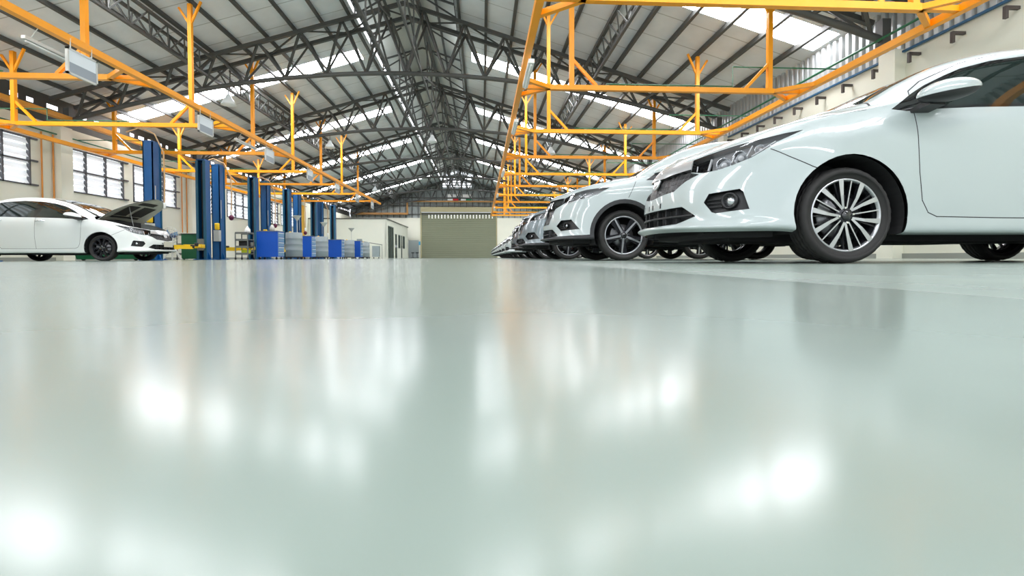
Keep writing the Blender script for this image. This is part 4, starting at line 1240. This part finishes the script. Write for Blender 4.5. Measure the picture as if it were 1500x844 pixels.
# white sedan with its hood raised, on the left
lc, bm3, lay3, bvh3, ref3, lhood, S3 = build_car('open', PAINT_LIT)
k = .95
lc.location = (-8.94, 12.0+.83*k, 0); lc.rotation_euler = (0, 0, PI); lc.scale = (k, k, k)
car_label(lc, 'white sedan with its hood raised and black wheels, beside the blue lift posts')
piv = Vector((.12, 0, 1.11)); Rm = Matrix.Translation(piv) @ Matrix.Rotation(math.radians(45), 4, 'Y') @ Matrix.Translation(-piv)
me = lhood.data.copy(); lhood.data = me
nrm = [Rm.to_3x3() @ Vector(n.vector) for n in me.corner_normals]
inner = [v.co.copy() for v in me.vertices]
vn = [v.normal.copy() for v in me.vertices]
me.transform(Rm)
# pressed inner frame and dark liner on the underside
bmx = bmesh.new(); bmx.from_mesh(me)
bmesh.ops.reverse_faces(bmx, faces=bmx.faces); bmx.normal_update()
for v in bmx.verts: v.co += v.normal*.022
mi_ = bpy.data.meshes.new('hood_inner_frame'); bmx.to_mesh(mi_); mi_.materials.clear(); mi_.materials.append(mat('hood inner primer', srgb(206, 202, 188), .5))
oi = mesh_obj('hood_inner_frame', mi_, lhood)
mb = MB()
def hp(u, v, dz=-.035):
    h = bvh3.find_nearest(Vector((u, -abs(v), 1.3 if u > -.3 else 1.1)))[0]
    h = bvh3.ray_cast(Vector((u, -abs(v), 2)), Vector((0, 0, -1)))[0]
    p = Vector((u, v, h.z+dz)) if h else Vector((u, v, 1+dz)); return Rm @ p
for (u0, u1, v0, v1) in ((-.50, -.05, -.50, -.06), (-.50, -.05, .06, .50), (-.70, -.56, -.30, .30), (-.02, .06, -.5, .5)):
    vs = []
    for i in range(5):
        for j in range(5): vs.append(hp(u0+(u1-u0)*i/4, v0+(v1-v0)*j/4))
    mb.add(vs, [(i*5+j, i*5+j+1, (i+1)*5+j+1, (i+1)*5+j) for i in range(4) for j in range(4)])
mb.build('hood_liner', mat('hood liner', srgb(58, 54, 50), .8), lhood)
MB().tube([Rm @ Vector((-.45, .45, .93)), Vector((-.55, .50, .84))], .008, 6).build('prop_rod', GREYM, lhood)
# engine bay
m = MB(); m.prism([(-.86, .12), (-.70, .44), (-.45, .60), (-.05, .66), (.08, .66), (.08, -.66), (-.05, -.66), (-.45, -.60), (-.70, -.44), (-.86, -.12)], .62, .70, 'Z')
m.bb((.05, -.66, .62), (.08, .66, 1.04))
for (x, y, z, a, b, c) in ((-.45, .1, .74, .34, .4, .12), (-.35, -.35, .76, .28, .22, .16), (-.66, -.05, .73, .06, .6, .10), (-.15, .42, .80, .2, .18, .12)): m.box((x, y, z), (a, b, c))
m.build('engine_bay', LINER, lc)
MB().bb((-1.09, -.17, .36), (-1.075, .17, .50)).build('number_plate', PLATEM, lc)

# ================================================================== LEFT SIDE: LIFTS AND WORKSHOP GEAR
LX = -10.4
def lift_post(root, y, face, H=3.7):
    m = MB()
    wy, wx, t = .36, .30, .03                       # channel open towards the bay
    m.bb((-wx/2, y-wy/2 if face > 0 else y+wy/2-t, .02), (wx/2, (y-wy/2+t) if face > 0 else y+wy/2, H))
    for s in (-1, 1):
        m.bb((s*wx/2-(t if s > 0 else 0), y-wy/2, .02), (s*wx/2+(0 if s > 0 else t), y+wy/2, H))
    o = m.build('lift_post', BLUEP, root)
    m = MB(); ye = y+wy/2*face
    for s in (-1, 1): m.bb((s*.13-.045, ye-.02, .02), (s*.13+.045, ye+.02, H-.02))
    m.build('channel_lip', TEAL, o)
    MB().bb((-.05, y-.05, .1), (.05, y+.05, H-.1)).build('chain_cover', LINER, o)
    MB().bb((-wx/2-.01, y-wy/2-.01, H), (wx/2+.01, y+wy/2+.01, H+.04)).build('top_cap', BLUEP, o)
    m = MB(); m.bb((-.26, y-.28, 0), (.26, y+.28, .025))
    for s in (-1, 1): m.prism([(s*.15, .02), (s*.25, .02), (s*.15, .30)], y-.02, y+.02, 'Y')
    for sx in (-1, 1):
        for sy in (-1, 1): m.lathe([(0, .05), (.018, .05), (.018, .02)], 6, c=(sx*.21, y+sy*.23, 0))
    m.build('base_plate', BLUEP, o)
    c = MB().bb((-.11, y+face*.02, .35), (.11, y+face*.26, .78)).build('carriage', GREYM, o)
    return o
def lift_arm(root, y, face, sx, L, z=.52, spread=.5):
    p0 = Vector((sx*.10, y+face*.25, z)); p1 = p0+Vector((sx*L*math.cos(spread), face*L*math.sin(spread), 0))
    pm = p0+(p1-p0)*.5
    m = MB(); m.bar(p0, pm, .11, .13); m.bar(pm-(p1-p0)*.08, p1, .08, .09)
    o = m.build('lift_arm', YARM, root)
    MB().lathe([(0, .06), (.06, .06), (.07, .03), (.05, -.06), (0, -.06)], 16, c=p1+Vector((0, 0, .04))).build('lift_pad', BLACKP, o)
    MB().tube([(p0.x, p0.y, z-.11), (p0.x, p0.y, z+.12)], .035, 10).build('pivot_pin', GREYM, o)
# lifts: y of the near and far post
lifts = [(7.85, 10.65), (16.05, 18.9), (19.9, 22.9), (24.1, 26.76), (28.1, 30.95), (32.0, 34.8)]
llab = ['blue two post vehicle lift nearest the viewer at the left edge', 'blue two post lift just behind the white car with raised hood, yellow arms lowered', 'blue two post lift behind the wire shelf trolley', 'blue two post lift, middle one of the row behind the grey drums', 'blue two post lift, last but one in the row', 'blue two post lift farthest along the left side']
for i, ((ya, yb), lab) in enumerate(zip(lifts, llab)):
    root = empty('two_post_lift', (LX, (ya+yb)/2, 0), label=lab, cat='vehicle lift', group='two post lifts along the left side')
    a, b = ya-(ya+yb)/2, yb-(ya+yb)/2
    pa = lift_post(root, a, 1); pb = lift_post(root, b, -1)
    if i != 0:
        lift_arm(root, a, 1, 1, 1.0, spread=1.1, z=.42); lift_arm(root, a, 1, -1, .9, spread=.9, z=.42)
        lift_arm(root, b, -1, 1, 1.1, spread=1.25, z=.50); lift_arm(root, b, -1, -1, .9, spread=.8, z=.50)
    # hydraulic unit on the near post
    if i >= 1:
        y0 = a-.26
        MB().lathe([(0, 1.42), (.08, 1.42), (.085, 1.38), (.085, 1.20), (.07, 1.17), (0, 1.17)], 16, c=(.10, y0-.03, 0)).build('pump_motor', mat_motor if 'mat_motor' in globals() else YARM, pa)
        MB().bb((.0, y0-.11, .72), (.20, y0+.06, 1.15)).build('oil_tank', LIGHTM, pa)
    m = MB(); m.bb((.152, a-.10, 1.62), (.156, a-.06, 2.35)) ; m.build('lettering_strip', LIGHTM, pa) if i >= 1 else None
# yellow jib column
r = empty('jib_column', (-11.4, 31.2, 0), label='yellow steel column standing between the lifts and the left wall', cat='column')
m = MB(); m.bb((-.28, -.12, 0), (.28, .12, 3.35)); m.build('column_shaft', mat('ochre column', srgb(226, 176, 64), .5), r); MB().bb((-.36, -.3, 0), (.36, .3, .03)).build('base_plate', GREYM, r)
# hanging air hoses in front of the lift posts
for i, (x, y, z1, zt) in enumerate(((-10.0, 16.0, 1.75, 3.9), (-9.95, 20.0, 1.9, 3.75), (-9.95, 24.1, 1.85, 3.7), (-9.95, 28.1, 1.7, 3.7), (-9.95, 32.1, 1.6, 3.7))):
    r = empty('hanging_hose', (x, y, z1), label='beige air hose hanging down in front of a blue lift post, %s from the viewer' % ORD[i], cat='hose', group='beige hoses by the lift posts')
    pts = [(-.9, -.3, zt-z1+.05), (-.55, -.2, zt-z1+.22), (-.2, -.1, zt-z1+.05), (0, 0, zt-z1-.5), (.02, 0, .8), (0, 0, 0)]
    MB().tube(pts, .022, 8).build('hose', BEIGEH, r)
    MB().lathe([(0, .08), (.035, .06), (.05, -.02), (.03, -.12), (0, -.14)], 12).build('nozzle', WHITEP, r)
    if i in (1, 2, 3): MB().lathe([(0, -.12), (.06, -.14), (.10, -.22), (.06, -.32), (0, -.34)], 12).build('red_hook', mat('dark red', srgb(96, 24, 60), .5), r)

def caster(mb, x, y, r=.045):
    mb.bb((x-.012, y-.03, r), (x+.012, y+.03, .11)); mb.lathe([(0, -.018), (r, -.018), (r, .018), (0, .018)], 12, 0, 'Y', (x, y, r))
def cabinet(x, y, wx, wy, h, lab):
    r = empty('tool_cabinet', (x, y, 0), label=lab, cat='cabinet', group='blue workshop cabinets')
    z0 = .10
    m = MB(); m.bb((-wx/2, -wy/2, z0), (wx/2, wy/2, h)); m.build('body', BLUEC, r)
    MB().bb((-wx/2-.01, -wy/2-.015, h), (wx/2+.01, wy/2+.015, h+.025)).build('top_tray', GREYM, r)
    for k in range(5):
        za = z0+.04+k*(h-z0-.06)/5; zb_ = za+(h-z0-.06)/5-.02
        d = MB().bb((wx/2, -wy/2+.03, za), (wx/2+.018, wy/2-.03, zb_)).build('drawer', PALEBLUE, r)
        MB().bb((wx/2+.018, -wy/2+.06, zb_-.035), (wx/2+.035, wy/2-.06, zb_-.015)).build('handle', WHITEP, d)
    for sx in (-1, 1):
        for sy in (-1, 1): m = MB(); caster(m, sx*(wx/2-.08), sy*(wy/2-.08)); m.build('caster', BLACKP, r)
    return r
def drum(x, y, d, h, lab, funnel=0):
    r = empty('oil_drum_trolley', (x, y, 0), label=lab, cat='drum', group='grey waste oil drums on wheels')
    R_ = d/2; z0 = .11; pr = [(0, z0), (R_-.01, z0), (R_, z0+.015)]
    for q in (.28, .52, .76):
        zz = z0+(h-z0)*q; pr += [(R_, zz-.02), (R_+.012, zz), (R_, zz+.02)]
    pr += [(R_, h-.015), (R_-.01, h), (R_-.02, h-.012), (0, h-.012)]
    MB().lathe(pr, 36).build('drum', GREYD, r)
    m = MB(); m.lathe([(R_+.04, .07), (R_+.04, .11), (R_-.05, .11), (R_-.05, .07), (R_+.04, .07)], 24); m.build('wheel_ring', LINER, r)
    for k in range(4):
        a = PI/4+k*PI/2; m = MB(); caster(m, (R_)*math.cos(a), (R_)*math.sin(a), .04); m.build('caster', BLACKP, r)
    MB().lathe([(0, .0), (.045, .0), (.045, .05), (0, .06)], 12, c=(-.12, -.1, h-.01)).build('bung', YARM if funnel != 2 else LIGHTM, r)
    if funnel:
        MB().tube([(.14, 0, h-.02), (.14, 0, h+.55)], .018, 8).build('pole', LIGHTM, r)
        MB().lathe([(.02, h+.50), (.05, h+.56), (.17, h+.72), (.19, h+.74), (.175, h+.735), (.045, h+.57), (.0, h+.55)], 24, c=(.14, 0, 0)).build('funnel', LIGHTM, r)
    return r
cabinet(-8.60, 20.35, .82, .62, 1.13, 'bright blue tool cabinet beside the wire shelf trolley, nearest of the blue cabinets')
drum(-8.17, 21.7, .68, 1.16, 'tall grey ribbed drum right of the nearest blue cabinet, funnel on a pole', 1)
cabinet(-8.45, 24.1, .58, .6, 1.10, 'blue cabinet between the two nearest grey drums')
drum(-8.26, 25.6, .66, 1.15, 'grey ribbed drum with a short funnel pole, second from the viewer', 1)
cabinet(-8.36, 28.5, .72, .6, 1.09, 'blue cabinet in front of the last lift post, third of four')
drum(-8.06, 30.1, .62, 1.13, 'grey drum with a thin funnel pole standing up against the pale office wall', 1)
cabinet(-7.95, 31.6, .50, .6, 1.12, 'narrow blue cabinet farthest from the viewer')
drum(-7.85, 33.2, .60, 1.10, 'grey drum farthest from the viewer, without a funnel')
# far cart with long handle
r = empty('workshop_cart', (-7.75, 36.2, 0), label='small grey cart near the office wall with a sloping bar on top', cat='cart')
m = MB(); m.bb((-.24, -.25, .12), (.24, .25, .92)); m.build('box', GREYD, r); 
MB().bar((-1.15, 0, 1.28), (.45, 0, 1.0), .05).build('sloping_bar', GREYM, r); MB().bar((.42, 0, 0), (.42, 0, 1.0), .03).build('leg', GREYM, r)
MB().box((-1.2, 0, 1.36), (.34, .2, .16)).build('tray', GREYD, r)
for sx in (-.18, .18): m = MB(); caster(m, sx, 0); m.build('caster', BLACKP, r)
r = empty('yellow_jack', (-8.35, 35.4, 0), label='small yellow jack on black wheels beside the farthest drum', cat='jack')
MB().lathe([(0, .1), (.15, .12), (.17, .28), (.10, .40), (0, .42)], 14).build('body', YARM, r); MB().tube([(-.1, 0, .15), (-.24, 0, .95)], .03, 8).build('handle', BLACKP, r)
for sx in (-.14, .14): MB().lathe([(0, -.03), (.07, -.03), (.07, .03), (0, .03)], 14, 0, 'Y', (sx, -.12, .07)).build('wheel', BLACKP, r)

# shelf trolleys
def shelf_trolley(x, y, w_, d_, h, lab, n=4):
    r = empty('shelf_trolley', (x, y, 0), label=lab, cat='trolley', group='grey tube shelf trolleys')
    for sx in (-1, 1):
        for sy in (-1, 1): 
            MB().bb((sx*w_/2-.015, sy*d_/2-.015, .06), (sx*w_/2+.015, sy*d_/2+.015, h)).build('upright', GREYM, r)
            m = MB(); caster(m, sx*w_/2, sy*d_/2, .035); m.build('caster', BLACKP, r)
    for k in range(n):
        z = .22+(h-.24)*k/(n-1); m = MB(); m.bb((-w_/2, -d_/2, z), (w_/2, d_/2, z+.02)); m.bb((-w_/2, -d_/2-.012, z-.03), (w_/2, -d_/2+.0, z+.05)); m.bb((-w_/2, d_/2, z-.03), (w_/2, d_/2+.012, z+.05)); m.build('shelf', GREYM, r)
    return r
shelf_trolley(-9.24, 19.55, .46, .5, 1.04, 'grey four tier shelf trolley standing left of the nearest blue cabinet')
shelf_trolley(-11.6, 20.1, .75, .45, 1.0, 'thin framed shelf trolley behind the yellow lift arms', 3)
for i, (dx, z, s, c_, lab) in enumerate(((.0, .61, (.3, .3, .2), LINER, 'black box on the third tier of the shelf trolley'), (.05, .24, (.26, .2, .12), mat('lime', srgb(190, 200, 30), .5), 'yellow green canister on the lowest tier of the shelf trolley'))):
    m = MB(); m.bb((-s[0]/2, -s[1]/2, 0), (s[0]/2, s[1]/2, s[2])); m.bb((-s[0]/2-.01, -s[1]/2-.01, s[2]), (s[0]/2+.01, s[1]/2+.01, s[2]+.02))
    o = m.build('storage_box', c_, None, (-9.24+dx, 19.55, .51 if i == 0 else .24)); tag(o, lab, 'box')
o = MB().lathe([(0, 0), (.10, 0), (.11, .02), (.10, .12), (.03, .22), (.02, .26), (0, .26)], 14).build('white_funnel_jug', WHITEP, None, (-9.15, 19.6, 1.06)); tag(o, 'white jug on top of the shelf trolley', 'jug')
# pedestal fan
r = empty('pedestal_fan', (-11.35, 18.55, 0), label='pale blue and white pedestal fan behind the front of the white car with raised hood', cat='fan')
m = MB(); m.tube([(0, 0, .0), (0, 0, .75)], .03, 8)
m.build('pole', WHITEP, r)
for q in (-1, 1): MB().bar((0, 0, .55), (q*.32, 0, .02), .05).build('leg', WHITEP, r)
mf = mat('pale blue fan', srgb(120, 168, 216), .4)
for q in range(3):
    a = q*2*PI/3+.3; m = MB(); m.prism([(0.02*math.cos(a), .9+.02*math.sin(a)), (.24*math.cos(a-.3), .9+.24*math.sin(a-.3)), (.26*math.cos(a+.25), .9+.26*math.sin(a+.25)), (.12*math.cos(a+.6), .9+.12*math.sin(a+.6))], -.06, -.045, 'Y'); m.build('blade', mf, r)
m = MB()
for rr in (.30, .22, .14): 
    m.tube([(rr*math.cos(2*PI*k/24), -.10+(.30-rr)*-.15, .9+rr*math.sin(2*PI*k/24)) for k in range(25)], .006, 6)
for k in range(20): a = 2*PI*k/20; m.tube([(.04*math.cos(a), -.14, .9+.04*math.sin(a)), (.30*math.cos(a), -.10, .9+.30*math.sin(a)), (.28*math.cos(a), .02, .9+.28*math.sin(a))], .004, 5)
m.build('guard', LIGHTM, r)
MB().lathe([(0, .0), (.08, .0), (.09, .14), (0, .16)], 16, 0, 'Y', (0, 0, .9)).build('motor', mat('fan motor blue', srgb(30, 60, 130), .4), r)
# green cabinet between the posts
r = empty('green_cabinet', (-11.15, 19.6, 0), label='dark green cabinet half hidden behind the second lift post', cat='cabinet')
m = MB(); m.bb((-.35, -.25, .04), (.35, .25, .98)); m.build('body', DKGREEN, r)
MB().bb((-.33, -.27, .08), (.33, -.25, .48)).build('door', DKGREEN, r); MB().bb((-.33, -.27, .52), (.33, -.25, .94)).build('door', DKGREEN, r); MB().bb((-.36, -.27, .98), (.36, .26, 1.01)).build('top', LINER, r)
r = empty('drain_pan', (-10.4, 14.5, 0), label='flat dark green drain pan on the floor behind the white car with raised hood', cat='pan')
m = MB(); m.prism([(-.85, .04), (.85, .04), (.92, .27), (-.92, .27)], -.3, .3, 'Y'); m.build('pan', DKGREEN, r)
for sx in (-.7, .7): m = MB(); m.lathe([(0, -.03), (.04, -.03), (.04, .03), (0, .03)], 10, 0, 'Y', (sx, -.25, .04)); m.build('caster', BLACKP, r)
# top clutter of the nearest cabinet
o = MB().lathe([(0, 0), (.09, 0), (.10, .1), (.06, .22), (.03, .25), (0, .25)], 14).build('grease_bucket', LIGHTM, None, (-8.5, 20.3, 1.156)); tag(o, 'small pale bucket on top of the nearest blue cabinet', 'bucket')
